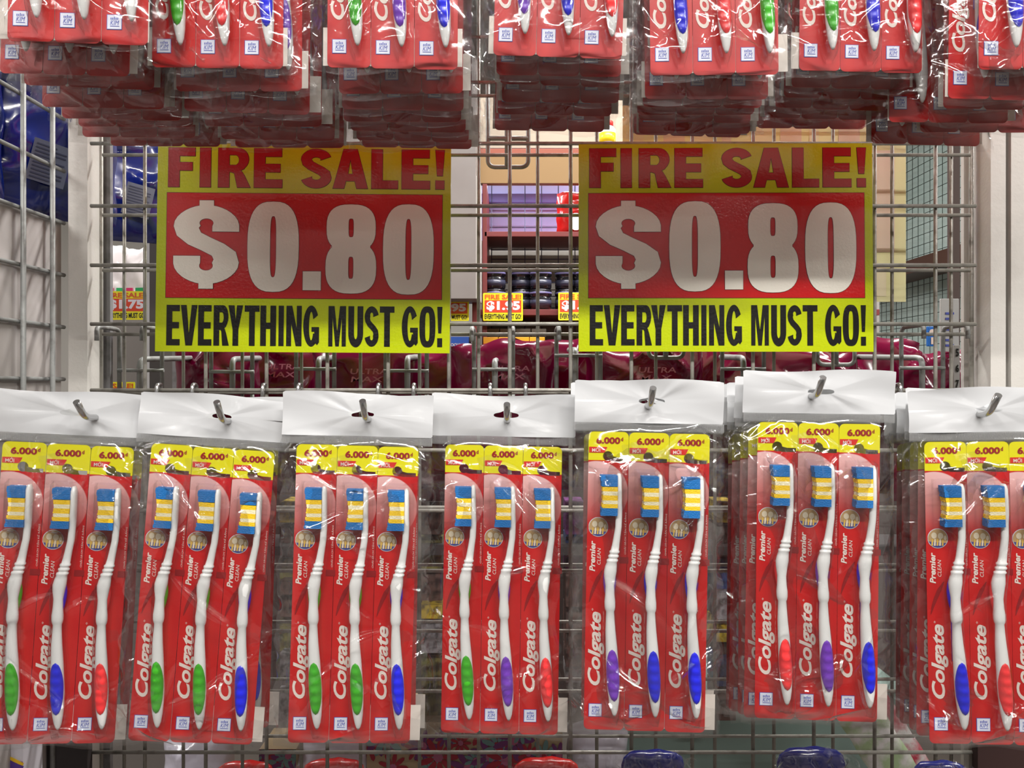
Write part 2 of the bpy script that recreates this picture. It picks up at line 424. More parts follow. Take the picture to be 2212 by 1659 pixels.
def emblem_mesh():
    mb = MB()
    def r(x0, y0, x1, y1, y, mi):
        a, b = q(x0, y1), q(x1, y0); mb.poly([(a[0], y, a[1]), (b[0], y, a[1]), (b[0], y, b[1]), (a[0], y, b[1])], mi)
    r(961, 1529.5, 989, 1557, YP, 1); r(962.2, 1530.5, 988.2, 1556, YP-.00015, 0)
    x0, z0 = q(967.5, 1549); x1, z1 = q(984, 1540.5); put_text(mb, 'KIM', x0, z0, x1, z1, YP-.0003, 1, .0, .3, 2)
    for i in range(5):
        r(968.5+i*3, 1535.5-(1.5 if i == 2 else 0), 970.2+i*3, 1539.4, YP-.0003, 1)
    r(967.5, 1550.5, 984, 1551.6, YP-.0003, 1)
    return mb.mesh('emblem', BADGEW, INK)

CARD_ME = card_mesh(); HANDLE_ME = handle_mesh(); BRIS_ME = bristle_mesh(); BLIS_ME = blister_mesh()
LET_ME = lettering_mesh(); RED_ME = redprint_mesh(); BADGE_ME = badge_mesh(); EMB_ME = emblem_mesh()
GRIP_ME = {c: grip_mesh(c) for c in GRIP}; SHO_ME = {c: shoulder_mesh(c) for c in GRIP}

# bag: header strip with hang slot, clear front and back, paper slip
BX0, BX1 = (930-1086.5)*S, (1241-1086.5)*S      # bag edges, x measured from the middle of the three cards
ZT, ZH, ZSEAL, ZBOT = 44*S, -46*S, -64*S, -697*S
def bx(px): return (px-1086.5)*S
def header_mesh(seed):
    rnd = random.Random(seed); mb = MB(); NA, NR = 144, 14
    hx = 4*S; hole = []
    def slot(a):
        c, s_ = math.cos(a), math.sin(a)
        x = 27*S*math.copysign(abs(c)**.7, c); z = 5.6*S*math.copysign(abs(s_)**.8, s_)
        if s_ > .5: z += 6*S*math.exp(-((x)/(9*S))**2)
        return hx+x, z
    creases = [(rnd.uniform(0, 2*math.pi), rnd.uniform(.4, 1)*rnd.choice((-1, 1)), rnd.uniform(.14, .34)) for _ in range(11)]
    creases = [(ca, am*(1-.45*abs(math.cos(ca))**3), cw*(1+2.2*abs(math.cos(ca))**4)) for ca, am, cw in creases]
    tilt = rnd.uniform(-.6, .6)
    for j in range(NR+1):
        t = (j/NR)**1.2
        for i in range(NA):
            a = 2*math.pi*(i+.5)/NA; sx, sz = slot(a)
            c, s_ = math.cos(a), math.sin(a)
            X0, X1, Z0, Z1 = BX0-hx, BX1-hx, ZH, ZT
            # box boundary on the ray, compressed for evenness
            kx = (X1 if c > 0 else -X0)/max(abs(c), 1e-6)*.99; kz = (Z1 if s_ > 0 else -Z0)/max(abs(s_), 1e-6)
            ax, az = math.cos(a)*.155*1.0, math.sin(a)*.06
            # direction in stretched space so corners get samples
            kx = (X1 if ax > 0 else -X0)/max(abs(ax), 1e-6); kz = (Z1 if az > 0 else -Z0)/max(abs(az), 1e-6)
            k = min(kx, kz); ox, oz = hx+ax*k, az*k
            x = sx+(ox-sx)*t; z = sz+(oz-sz)*t
            y = 0
            for (ca, am, cw) in creases:
                d = (a-ca+math.pi) % (2*math.pi)-math.pi
                y += am*.0015*max(0, 1-abs(d)/cw)*(t*1.3)*(1.12-t)*1.3
            y += .0016*math.sin(x*70+seed)*t + .0011*math.sin(z*160+seed*2+x*40)*t
            if z > 0: z += t*.0012*math.sin(x*55+seed*1.7)
            mb.v.append(Vector((x, y, z)))
    for j in range(NR):
        for i in range(NA):
            a0 = j*NA+i; a1 = j*NA+(i+1) % NA; mb.face([a0, a0+NA, a1+NA, a1], 0, True)
    return mb.mesh('header', HEADER)
def film_mesh(seed, front=True, strong=1.):
    rnd = random.Random(seed*7+1); mb = MB(); NX, NZ = 140, 310
    W_ = BX1-BX0; Hh = ZH-ZBOT; fold = []
    for k in range(38 if front else 6):      # folds: long and shallow, pointing away from corners and the seal
        if k < 15: z0 = ZSEAL-rnd.random()*.035; z1 = z0-rnd.uniform(.004, .06)
        elif k < 26: z0 = ZBOT+rnd.random()*.045; z1 = z0+rnd.uniform(.012, .05)
        else: z0 = rnd.uniform(ZBOT, ZH); z1 = z0-rnd.uniform(-.06, .06)
        x0 = rnd.uniform(BX0, BX1); x1 = x0+rnd.uniform(-.06, .06)
        fold.append((x0, z0, x1, z1, rnd.uniform(.0014, .0038)*rnd.choice((-1, 1, 1))*strong, rnd.uniform(.0015, .0044), rnd.uniform(-.4, .4)))
    for k in range(14 if front else 4):       # side folds
        sd = rnd.choice((BX0, BX1)); z0 = rnd.uniform(ZBOT, ZH)
        fold.append((sd, z0, sd+(1 if sd == BX0 else -1)*rnd.uniform(.01, .03), z0+rnd.uniform(-.025, .025), rnd.uniform(.0008, .0022)*strong, rnd.uniform(.0013, .003), 0))
    ph = [rnd.uniform(0, 6) for _ in range(8)]
    def fn(u, v):
        x = BX0+W_*u; z = ZH-Hh*v
        ex = 1-abs(2*u-1)**3.2; ez = min(1, (z-ZBOT)/.02, (ZH-z)/.03); ez = max(0, ez)
        ez = ez*ez*(3-2*ez)
        y = (-.0146*ex*ez) if front else .0014*ex
        near = max(math.exp(-(v/.16)), math.exp(-((1-v)/.13)))
        lump = (.0009+.0036*near)*math.sin(x*92+ph[0]+z*25)*math.sin(z*67+ph[1]+x*30)+.0005*(1+near)*math.sin(x*150+z*90+ph[2])
        y += lump*(1 if front else .6)*min(1, ez+.1)
        for (x0, z0, x1, z1, am, wd, bow) in fold:
            dx, dz = x1-x0, z1-z0; L2 = dx*dx+dz*dz+1e-9
            t = ((x-x0)*dx+(z-z0)*dz)/L2
            if t < -.1 or t > 1.1: continue
            tt = min(1, max(0, t)); k = bow*tt*(1-tt)
            d = math.hypot(x-x0-dx*tt-dz*k, z-z0-dz*tt+dx*k)
            if d < wd*3.5: y -= am*math.exp(-d/wd)*math.sin(math.pi*min(1, tt*.85+.12))
        edge = 1-min(1, min(u, 1-u)/.04)
        xx = x+edge*.0013*math.sin(z*130+ph[3])+edge*.0008*math.sin(z*330+ph[5]); zz = z
        if v > .97: zz += .0018*math.sin(x*90+ph[4])*(v-.97)/.03
        return (xx, y, zz)
    mb.grid(NX if front else 24, NZ if front else 50, fn)
    return mb.mesh('bag_front' if front else 'bag_back', FILM if front else FILMB)
def seal_mesh():
    mb = MB(); n = 120
    for i in range(n):
        x0 = BX0+(BX1-BX0)*i/n; x1 = BX0+(BX1-BX0)*(i+.55)/n
        mb.box((x0, -.0016, ZSEAL+.0008), (x1, -.0007, ZH-.0002))
    mb.box((BX0, -.0006, ZSEAL), (BX1, -.0004, ZH))
    return mb.mesh('seal_ribs', SEALM)
HEAD_ME = [header_mesh(i) for i in range(5)]; FILM_ME = [film_mesh(i, True, 1.0) for i in range(6)]
BACK_ME = film_mesh(3, False); SEAL_ME = seal_mesh()
SLIP_ME = MB().box((bx(963), .0006, -683*S), (bx(1233), .0009, -609*S)).mesh('paper_slip', PAPER)

NUM = ['first', 'second', 'third', 'fourth', 'fifth', 'sixth', 'seventh', 'eighth', 'ninth']
def make_pack(loc, colors, label, group, rot=0., yaw=0., pitch=0., full=2, seed=0, slipx=0., lean=0.):
    """full 2: everything; 1: cards, brushes, bag; 0: cards, brush handles, bag (deep in a stack)"""
    t = thing('toothbrush_pack', label, 'toothbrush pack', loc, group, (R(pitch), R(rot), R(yaw)))
    add('header', HEAD_ME[seed % 5], t)
    add('bag_front', FILM_ME[seed % 6], t)
    if full: add('bag_back', BACK_ME, t); add('seal_ribs', SEAL_ME, t)
    add('paper_slip', SLIP_ME, t, (slipx, 0, 0))
    for i, c in enumerate(colors):
        cd = add('toothbrush_card', CARD_ME, t, (bx(960)+i*CW*S, .0002*i, -65*S-i*.9*S))
        add('handle', HANDLE_ME, cd, label='white plastic handle')
        add('emblem', EMB_ME, cd)
        if full:
            add('grip', GRIP_ME[c], cd, label=('coral red' if c == 'red' else c)+' rubber grip')
            add('back_grip', SHO_ME[c], cd, label=('coral red' if c == 'red' else c)+' rubber strip behind the handle')
            add('bristles', BRIS_ME, cd, label='blue, yellow and cream bristles')
            add('white_lettering', LET_ME, cd); add('blister', BLIS_ME, cd)
        if full > 1:
            add('red_print', RED_ME, cd); add('round_badge', BADGE_ME, cd)
    return t
def place_by_card(xl, ytop=None, ybot=None, wpx=253., rot=0.):
    """origin (hang slot) of a pack whose card strip starts at xl and is wpx wide in the photograph"""
    d = .0948*F/wpx; s = wpx/253.
    if ytop is not None: y = ytop-65*s
    else: y = ybot-(65+622)*s
    x = xl+126.5*s
    if rot and ytop is None:     # pivot about the bottom
        x += math.sin(R(rot))*687*s; y += (1-math.cos(R(rot)))*687*s
    return P(x, y, d)

# ---- lower row: front packs -----------------------------------------------------------------
def cname(cs): return ', '.join('coral' if c == 'red' else c for c in cs[:-1])+' and '+('coral' if cs[-1] == 'red' else cs[-1])
ordn = ['leftmost', 'second', 'third', 'fourth', 'fifth', 'sixth', 'seventh']
low = [  # xl, ytop, width, rot, yaw, colours, tip x, tip y
    (24, 959, 262, 3.6, 11, ('green', 'blue', 'red'), 165, 868),
    (338, 966, 259, 4.4, 6, ('green', 'green', 'blue'), 468, 868),
    (645, 962, 261, 1.7, 4, ('green', 'green', 'blue'), 783, 866),
    (963, 962, 253, .9, 0, ('green', 'purple', 'red'), 1095, 873),
    (1273, 934, 262, 1.0, -1, ('purple', 'blue', 'blue'), 1411, 838),
    (1639, 913, 261, .6, -3, ('red', 'purple', 'blue'), 1778, 815),
    (1999, 953, 266, -1.0, -4, ('blue', 'red', 'green'), 2157, 853)]
LOWG = 'packs hung in the lower row'
hooks = []
for i, (xl, yt, wd, rot, yaw, cs, tx, ty) in enumerate(low):
    loc = place_by_card(xl, ytop=yt, wpx=wd)
    make_pack(loc, cs, f'front pack with {cname(cs)} brush grips, {ordn[i]} of the lower stacks', LOWG, rot, yaw, 0, 2, i, 0)
    hooks.append((loc, tx, ty))
# packs behind them: (stack, xl, ytop, width, rot, colours)
behind = {
    0: [(60, 966, 252, 3.0)],
    1: [(358, 962, 246, 2.0)],
    2: [(657, 961, 250, .8)],
    4: [(1276, 937, 257, 1.0), (1262, 938, 250, .6)],
    5: [(1618, 925, 255, 1.0), (1600, 932, 249, .6), (1583, 938, 244, .8), (1574, 946, 238, .5)],
    6: [(1984, 953, 259, .4), (1966, 955, 253, .2), (1950, 957, 247, .6), (1938, 960, 241, .3)]}
allc = ['green', 'blue', 'red', 'purple']
rnd = random.Random(11)
for k, lst in behind.items():
    for j, (xl, yt, wd, rot) in enumerate(lst):
        cs = ('blue', 'green', 'blue') if k == 1 else tuple(rnd.choice(allc) for _ in range(3))
        make_pack(place_by_card(xl, ytop=yt, wpx=wd), cs, f'toothbrush pack {NUM[j+1]} from the front in the {ordn[k]} lower stack', LOWG, rot, 0, 0, 1 if j < 2 else 1, 10+k*3+j)
# ---- upper row ------------------------------------------------------------------------------
UPG = 'packs hung in the upper row'
up = [
    (('blue', 'red', 'green'), [(18, 92, 300, 1.0), (-6, 160, 288, 2.0), (55, 188, 276, 1.0), (88, 232, 268, 1.2), (133, 257, 260, .8), (166, 273, 254, .6), (176, 296, 248, .6), (237, 315, 240, .5)]),
    (('green', 'red', 'blue'), [(328, 146, 284, .4), (378, 196, 277, .3), (400, 243, 268, .6), (440, 272, 256, .3), (476, 301, 248, .8), (506, 318, 238, .5)]),
    (('green', 'purple', 'blue'), [(707, 147, 282, .3), (731, 201, 270, 0), (739, 237, 263, .2), (741, 262, 258, .4), (757, 283, 252, .2), (770, 304, 243, .4), (783, 319, 236, 0)]),
    (('purple', 'blue', 'red'), [(1065, 122, 279, 1.6), (1072, 163, 270, .4), (1079, 184, 262, .3), (1084, 220, 254, .2), (1074, 248, 247, .8), (1068, 282, 237, 1.2)]),
    (('blue', 'red', 'green'), [(1405, 161, 277, -.6), (1393, 213, 267, -.4), (1388, 231, 259, -.3), (1377, 247, 252, 0), (1378, 262, 246, .2), (1380, 288, 240, .2), (1368, 293, 234, .4)]),
    (('green', 'blue', 'red'), [(1725, 154, 268, .5), (1709, 190, 258, .4), (1692, 212, 251, .3), (1672, 235, 245, .6), (1651, 256, 239, .8), (1636, 277, 232, .5)]),
    (('blue', 'red', 'green'), [(2115, 150, 284, .3), (2046, 215, 276, .6), (2036, 236, 264, .4), (1921, 264, 256, .3), (1990, 285, 248, .2), (1880, 312, 239, .5)])]
for k, (cs0, lst) in enumerate(up):
    prev = 0
    for j, (xl, yb, wd, rot) in enumerate(lst):
        dd = max(.0948*F/wd, prev+.0168); prev = dd; wd = .0948*F/dd
        cs = cs0 if j == 0 else tuple(rnd.choice(allc) for _ in range(3))
        lab = f'front pack with {cname(cs)} brush grips, {ordn[k]} of the upper stacks' if j == 0 else f'toothbrush pack {NUM[j]} from the front in the {ordn[k]} upper stack'
        # bottoms lean outward: rotation pivots at the slot
        loc = place_by_card(xl, ybot=yb, wpx=wd, rot=rot)
        make_pack(loc, cs, lab, UPG, rot, rnd.uniform(-3, 3), 0, 2 if j == 0 else (1 if j < 3 else 0), 40+k*5+j, -.007 if (j == 0 and k in (0, 5)) else rnd.uniform(-.006, .001))

# ------------------------------------------------------------------ pegs (hooks)
MD = .785      # depth of the front grid
def bend(pts, n=5, r=.35):
    """round the inner corners of a polyline"""
    pts = [Vector(p) for p in pts]; out = [pts[0]]
    for a, b, c in zip(pts, pts[1:], pts[2:]):
        la = min((b-a).length*r, .008); lc = min((c-b).length*r, .008)
        p, s_ = b+(a-b).normalized()*la, b+(c-b).normalized()*lc
        for i in range(n+1):
            t = i/n; out.append(p*(1-t)**2+b*2*t*(1-t)+s_*t*t)
    return out+[pts[-1]]
HY = [178, 310, 445, 573, 700, 843, 973, 1103, 1233, 1363, 1493, 1625, 1757]
zw = lambda py: H+(CY-py)*MD/F
for i, (loc, tx, ty) in enumerate(hooks):
    dt = loc.y-.024; tip = P(tx, ty, dt); X = tip.x
    t = thing('peg_hook', f'chromed peg hook carrying the {ordn[i]} lower stack', 'hook', (X, MD, zw(843)), 'peg hooks of the lower row')
    o = Vector((X, MD, zw(843)))
    hz = loc.z-.001-.0
    mb = MB().tube(bend([Vector((X, MD-.004, hz-.012))-o, Vector((X, dt+.012, hz-.002))-o, tip-o], 5), .0026, 10)
    add('rod', mb.mesh('rod', CHROME), t)
    for sgn in (-1, 1):
        x = sgn*.0172
        mb = MB().tube(bend([(x, -.0055, -.03), (x, -.0055, .0055), (x, .005, .0055), (x, .005, -.004)], 4), .0021, 8); add('prong', mb.mesh('prong', CHROME), t)
    add('crossbar', MB().tube([(-.0172, -.0055, hz-.012-zw(843)), (.0172, -.0055, hz-.012-zw(843))], .0021, 8).mesh('crossbar', CHROME), t)
for k, (cs0, lst) in enumerate(up):   # upper pegs, above the frame
    loc = place_by_card(lst[0][0], ybot=lst[0][1], wpx=lst[0][2], rot=lst[0][3]); X = loc.x+.001
    t = thing('peg_hook', f'chromed peg hook carrying the {ordn[k]} upper stack', 'hook', (X, MD, loc.z-.02), 'peg hooks of the upper row')
    add('rod', MB().tube(bend([(0, -.004, -.01), (0, loc.y-.012-MD, .02), (0, loc.y-.024-MD, .034)], 5), .0026, 10).mesh('rod', CHROME), t)
    for sgn in (-1, 1): add('prong', MB().tube([(sgn*.017, -.0055, -.02), (sgn*.017, -.0055, .03)], .0021, 8).mesh('prong', CHROME), t)

# ------------------------------------------------------------------ wire grids
def vwire(px, d, r, y0, y1, mb=None): a, b = P(px, y0, d), P(px, y1, d); return a, b
def grid_panel(label, d, xs, ys, x0, x1, y0, y1, r, matl, dv):
    o0 = P((x0+x1)/2, y1, d)
    t = thing('wire_grid_panel', label, 'wire grid', o0)
    L_ = (P(0, y0, d)-P(0, y1, d)).z; W_ = (P(x1, 0, d)-P(x0, 0, d)).x
    vm = MB().tube([(0, 0, 0), (0, 0, L_)], r, 8).mesh('wire', matl); hm = MB().tube([(0, 0, 0), (W_, 0, 0)], r, 8).mesh('wire', matl)
    for x in xs: add('wire', vm, t, P(x, y1, d)-o0+Vector((0, dv, 0)))
    for y in ys: add('wire', hm, t, P(x0, y, d)-o0)
    return t
frontx = [309.5+131.95*k for k in range(14)]
grid_panel('front wire grid that the price signs and peg hooks hang on', MD, frontx, HY, 196, 2108, -300, 1800, .0019, STEEL, .0036)
backx = [265+128.1*k for k in range(15)]
BD = .812
backy = [80, 207, 335, 465, 584, 722, 848, 972, 1096, 1220, 1343, 1467, 1590, 1714]
grid_panel('rear wire grid just behind the one with the price signs', BD, backx, backy, 222, 2096, -300, 1800, .0018, STEEL, .0034)

# posts
def pbox(px0, py0, px1, py1, d, dep, origin=None):
    """box with its front face at depth d seen between two pixel corners"""
    a, b = P(px0, py1, d), P(px1, py0, d); o = origin or Vector((0, 0, 0))
    return (a-o, Vector((b.x, d+dep, b.z))-o)
def box_thing(name, label, cat, px0, py0, px1, py1, d, dep, m, group=None, bev=0.0005, struct=False):
    a, b = P(px0, py1, d), P(px1, py0, d); c = Vector(((a.x+b.x)/2, d+dep/2, a.z))
    mb = MB().box((a.x-c.x, -dep/2, 0), (b.x-c.x, dep/2, b.z-a.z), 0, bev)
    o = add(name, mb.mesh(name, m), None, c)
    if struct: structure(o)
    else: tagit(o, label, cat, group)
    return o
box_thing('frame_post', 'bare metal upright at the left end of the grid', 'post', 147, -300, 189, 1800, .80, .03, POST)
box_thing('frame_plate', 'dull grey plate right beside the left upright', 'post', 189, -300, 238, 1800, .835, .006, POSTD)
mbt = MB().tube([(0, 0, 0), (0, 0, 1.0)], .0024, 8).mesh('rod', STEEL)
tagit(add('frame_rod', mbt, None, P(218, 1800, .826)), 'upright rod in front of the grey plate at the left', 'rod')
tagit(add('frame_rod', mbt, None, P(2098, 1800, .826)), 'upright rod in front of the grey plates at the right', 'rod')
box_thing('frame_plate', 'grey plate right behind the grid wire ends', 'post', 2082, -300, 2112, 1800, .85, .006, POST)
box_thing('frame_plate', 'bluish plate between the wire ends and the right upright', 'post', 2112, -300, 2142, 1800, .842, .006, POSTD)
box_thing('frame_post', 'bright metal upright at the right end of the grid', 'post', 2140, -300, 2173, 1800, .80, .03, POST)
box_thing('frame_post', 'broad metal upright at the right edge of the picture', 'post', 2184, -300, 2260, 1800, .80, .03, POST)

# side cage on the left, running towards the viewer
SXm = (146-CX)*.80/F
t = thing('side_wire_grid', 'side wire grid running towards the viewer on the left', 'wire grid', (SXm, .80, H-.45))
vm = MB().tube([(0, 0, 0), (0, 0, .9)], .0024, 8).mesh('wire', STEEL2); hm = MB().tube([(0, 0, 0), (0, -.36, 0)], .002, 8).mesh('wire', STEEL2)
for k in range(7): add('wire', vm, t, (0, -.026-.0465*k, 0))
for k in range(16):
    zz = (CY-(819-112.2*(k-3)))*.80/F; add('wire', hm, t, (-.0035, 0, zz+.45))
# pale board behind the lower part of it
zt = (CY-480)*.80/F; 
mb = MB().box((-.008, -.40, -.55), (0, 0, zt)).mesh('side_board', mat('grey_board', (186, 180, 178), .6, var=(6, (160, 154, 150), .45, .65)))
tagit(add('side_board', mb, None, (SXm-.0065, .80, H)), 'pale grey board behind the left side grid', 'board')

# ------------------------------------------------------------------ hook mounts of the far side
def rear_hook(x1, x2, top, bar, cx, ctop, bot, label, d=.842, curl=0):
    o = P(cx, bar, d)
    t = thing('rear_hook', label, 'hook', o, 'hooks mounted on the rear grid')
    for x in (x1, x2):
        if x is None: continue
        a, b = P(x, top, d)-o, P(x, bot, d)-o
        add('prong', MB().tube(bend([b, a, a+Vector((0, -.046, 0)), a+Vector((0, -.046, -.014))], 4), .0023, 8).mesh('prong', STEEL2), t)
    a, b = P(x1-4, bar, d-.002)-o, P(x2+4, bar, d-.002)-o; add('crossbar', MB().tube([a, b], .0019, 8).mesh('crossbar', STEEL2), t)
    if ctop:
        a, b = P(cx, ctop, d)-o, P(cx, bot, d)-o
        add('rod', MB().tube(bend([b, a, a+Vector((.028*curl, .09, .004))], 5), .0031, 8).mesh('rod', STEEL2), t)
    a, b, c, e = P(x1, bot, d)-o, P(x1, bot+14, d)-o, P(x2, bot+14, d)-o, P(x2, bot, d)-o
    add('lower_bend', MB().tube(bend([a, b, c, e], 5), .0021, 8).mesh('lower_bend', STEEL2), t)
for a in ((258, 350, 712, 800, 302, 776, 850, 'rear hook nearest the left upright', .842, 1), (456, 545, 700, 803, 502, 776, 852, 'rear hook under the letters THI of the left sign', .842, 0),
          (640, 722, 700, 797, 688, 775, 850, 'rear hook under the middle of the left sign'), (833, 922, 700, 801, 880, 773, 852, 'rear hook under the right part of the left sign'),
          (1024, 1108, 714, 798, 1069, 780, 850, 'rear hook between the two big signs'), (1202, 1297, 712, 768, 1243, 756, 850, 'thick rear hook at the left edge of the right sign'),
          (1560, 1650, 700, 797, 1606, 773, 850, 'rear hook under the middle of the right sign'), (1947, 2037, 708, 795, 1992, 773, 850, 'rear hook right of the right sign', .842, -1)):
    rear_hook(*a)
def ubend(x1, x2, top, bot, rodx, bar, label, d=.842):
    o = P(rodx, bot, d); t = thing('rear_hook', label, 'hook', o, 'hooks mounted on the rear grid')
    pts = [P(x1, top, d)-o, P(x1, bot, d)-o, P(x2, bot, d)-o, P(x2, top, d)-o]
    add('wire_loop', MB().tube(bend(pts, 6, .4), .0023, 8).mesh('wire_loop', STEEL2), t)
    add('rod', MB().tube([P(rodx, top, d)-o, P(rodx, bot, d)-o], .0028, 8).mesh('rod', STEEL2), t)
    if bar: add('crossbar', MB().tube([P(x1, bar, d)-o, P(x2, bar, d)-o], .0026, 8).mesh('crossbar', STEEL2), t)
ubend(1054, 1141, 180, 361, 1096, 299, 'wire hook loop hanging down at the top between the signs')
ubend(1401, 1477, 640, 773, 1438, None, 'U shaped hook end under the letters YTH of the right sign')
ubend(1766, 1846, 640, 788, 1806, None, 'U shaped hook end under the word GO of the right sign')

# ------------------------------------------------------------------ letters for the signs
def ribbon(pts, ws):
    pts = [Vector((a, b)) for a, b in pts]; L_, R_ = [], []
    for i, p in enumerate(pts):
        t = (pts[min(i+1, len(pts)-1)]-pts[max(i-1, 0)]).normalized(); n = Vector((-t.y, t.x)); wv = ws[i] if isinstance(ws, list) else ws
        L_.append(tuple(p+n*wv)); R_.append(tuple(p-n*wv))
    return L_+R_[::-1]
def arc(cx, cy, rx, ry, a0, a1, n=12): return [(cx+rx*math.cos(R(a0+(a1-a0)*i/n)), cy+ry*math.sin(R(a0+(a1-a0)*i/n))) for i in range(n+1)]
def glyph(ch, t=.32, h=.2):
    """pieces in a 0..1 box; t stem width, h bar height (fractions of the box)"""
    rc = lambda x0, y0, x1, y1: [[(x0, y0), (x1, y0), (x1, y1), (x0, y1)]]
    if ch == 'I': return [rc(0, 0, 1, 1)]
    if ch == '.': return [rc(0, 0, 1, 1)]
    if ch == 'E': return [[[(0, 0), (1, 0), (1, h), (t, h), (t, .5-h/2), (.93, .5-h/2), (.93, .5+h/2), (t, .5+h/2), (t, 1-h), (.98, 1-h), (.98, 1), (0, 1)]]]
    if ch == 'F': return [[[(0, 0), (t, 0), (t, .42), (.9, .42), (.9, .42+h), (t, .42+h), (t, 1-h), (1, 1-h), (1, 1), (0, 1)]]]
    if ch == 'L': return [[[(0, 0), (1, 0), (1, h), (t, h), (t, 1), (0, 1)]]]
    if ch == 'T': return [[[(.5-t/2, 0), (.5+t/2, 0), (.5+t/2, 1-h), (1, 1-h), (1, 1), (0, 1), (0, 1-h), (.5-t/2, 1-h)]]]
    if ch == 'H': return [[[(0, 0), (t, 0), (t, .5-h/2), (1-t, .5-h/2), (1-t, 0), (1, 0), (1, 1), (1-t, 1), (1-t, .5+h/2), (t, .5+h/2), (t, 1), (0, 1)]]]
    if ch == 'N': return [[[(0, 0), (t*.86, 0), (t*.86, .56), (1-t, 0), (1, 0), (1, 1), (1-t*.86, 1), (1-t*.86, .45), (t, 1), (0, 1)]]]
    if ch == 'M':
        s = t*.72; return [[[(0, 0), (s, 0), (s, .72), (.5-s*.42, 0), (.5+s*.42, 0), (1-s, .72), (1-s, 0), (1, 0), (1, 1), (1-s*1.45, 1), (.5, .38), (s*1.45, 1), (0, 1)]]]
    if ch == 'V': return [[[(.5-t*.58, 0), (.5+t*.58, 0), (1, 1), (1-t, 1), (.5, .3), (t, 1), (0, 1)]]]
    if ch == 'Y': return [[[(.5-t/2, 0), (.5+t/2, 0), (.5+t/2, .4), (1, 1), (1-t*1.05, 1), (.5, .62), (t*1.05, 1), (0, 1), (.5-t/2, .4)]]]
    if ch == 'A': return [[[(0, 0), (t, 0), (t*1.17, .19), (1-t*1.17, .19), (1-t, 0), (1, 0), (.5+t*.62, 1), (.5-t*.62, 1)], [(t*1.17+.055, .37), (.5, .75), (1-t*1.17-.055, .37)]]]
    if ch == 'R':
        outer = [(0, 0), (t, 0), (t, .39), (t+.06, .39)]
        outer += [(.5, .36), (1-t*1.16, 0), (1, 0), (.82, .3), (.74, .4), (.70, .43)]
        outer += [(.80, .47)]+arc(.62, .72, .33, .28, -50, 90, 9)+[(0, 1)]
        hole = [(t, .57), (.55, .57)]+arc(.55, .70, .10, .12, -70, 70, 5)+[(.55, .825), (t, .825)]
        return [[outer, hole]]
    if ch == 'U':
        o_ = [(0, 1), (0, .32)]+arc(.5, .32, .5, .34, 180, 360, 16)[1:-1]+[(1, .32), (1, 1), (1-t, 1), (1-t, .32)]+arc(.5, .32, .5-t, .14, 0, -180, 10)[1:-1]+[(t, .32), (t, 1)]
        return [[o_]]
    if ch in 'O0': 
        it = t if ch == 'O' else t
        return [[ell(.5, .5, .5, .51, 40, .72), ell(.5, .5, .5-it, .51-h, 30, .6)]]
    if ch == '8':
        return [[ell(.5, .735, .485, .265, 36, .74), ell(.5, .735, .5-t*1.02, .105, 24, .5)], [ell(.5, .285, .5, .29, 36, .74), ell(.5, .285, .5-t*1.02, .125, 24, .5)], rc(.12, .46, .5-.105, .6), rc(.5+.105, .46, .88, .6)]
    if ch == 'G':
        a = arc(.5, .5, .5, .51, 32, 330, 30); b = arc(.5, .5, .5-t, .51-h, 330, 28, 24)
        return [[a+b], rc(.52, .36, 1, .36+h*.75), [[(1-t*.85, .36), (1, .36), (1, .1), (.88, .03), (1-t*.85, .1)]]]
    if ch in 'S$':
        th = h*.5 if ch == 'S' else .085
        tw = t*.5
        up_ = ([] if ch == 'S' else [(1-tw, .665), (1-tw, .70)])+arc(.5, .735, .5-tw, .265-th, 8 if ch == 'S' else 2, 180, 16)
        mid = [(.5-(.5-tw)*.96, .66), (.32, .575), (.5, .505), (.68, .435), (.5+(.5-tw)*.96, .36)]
        lo = arc(.5, .27, .5-tw, .27-th, 0, -172 if ch == 'S' else -178, 16)+([] if ch == 'S' else [(tw, .31), (tw, .355)])
        pts = up_+mid+lo
        L_, R_ = [], []; P_ = [Vector(p) for p in pts]
        for i, p in enumerate(P_):
            tt = (P_[min(i+1, len(P_)-1)]-P_[max(i-1, 0)]).normalized(); n = Vector((-tt.y, tt.x))
            L_.append((p.x+n.x*tw, p.y+n.y*th)); R_.append((p.x-n.x*tw, p.y-n.y*th))
        pcs = [[L_+R_[::-1]]]
        if ch == '$': pcs += [rc(.39, .93, .61, 1.06), rc(.39, -.06, .61, .07)]
        return pcs
    if ch == '!': return [[[(.2, .34), (.8, .34), (1, 1), (0, 1)]], rc(.02, 0, .98, .22)]
    return []
def letters(mb, spec, y, mi, offset=0.):
    """spec: (char, x0, z0, x1, z1, t, h) in metres"""
    for (ch, x0, z0, x1, z1, t_, h_) in spec:
        pcs = [[[(x0+(x1-x0)*p[0], z0+(z1-z0)*p[1]) for p in lp] for lp in pc] for pc in glyph(ch, t_, h_)]
        for k, pc in enumerate(pcs):
            m_ = loops_mesh([pc], offset); n = len(mb.v)
            mb.v += [Vector((v.x, y-.00003*k, v.z)) for v in m_.v]
            for f in m_.f: mb.face([n+i for i in f], mi)
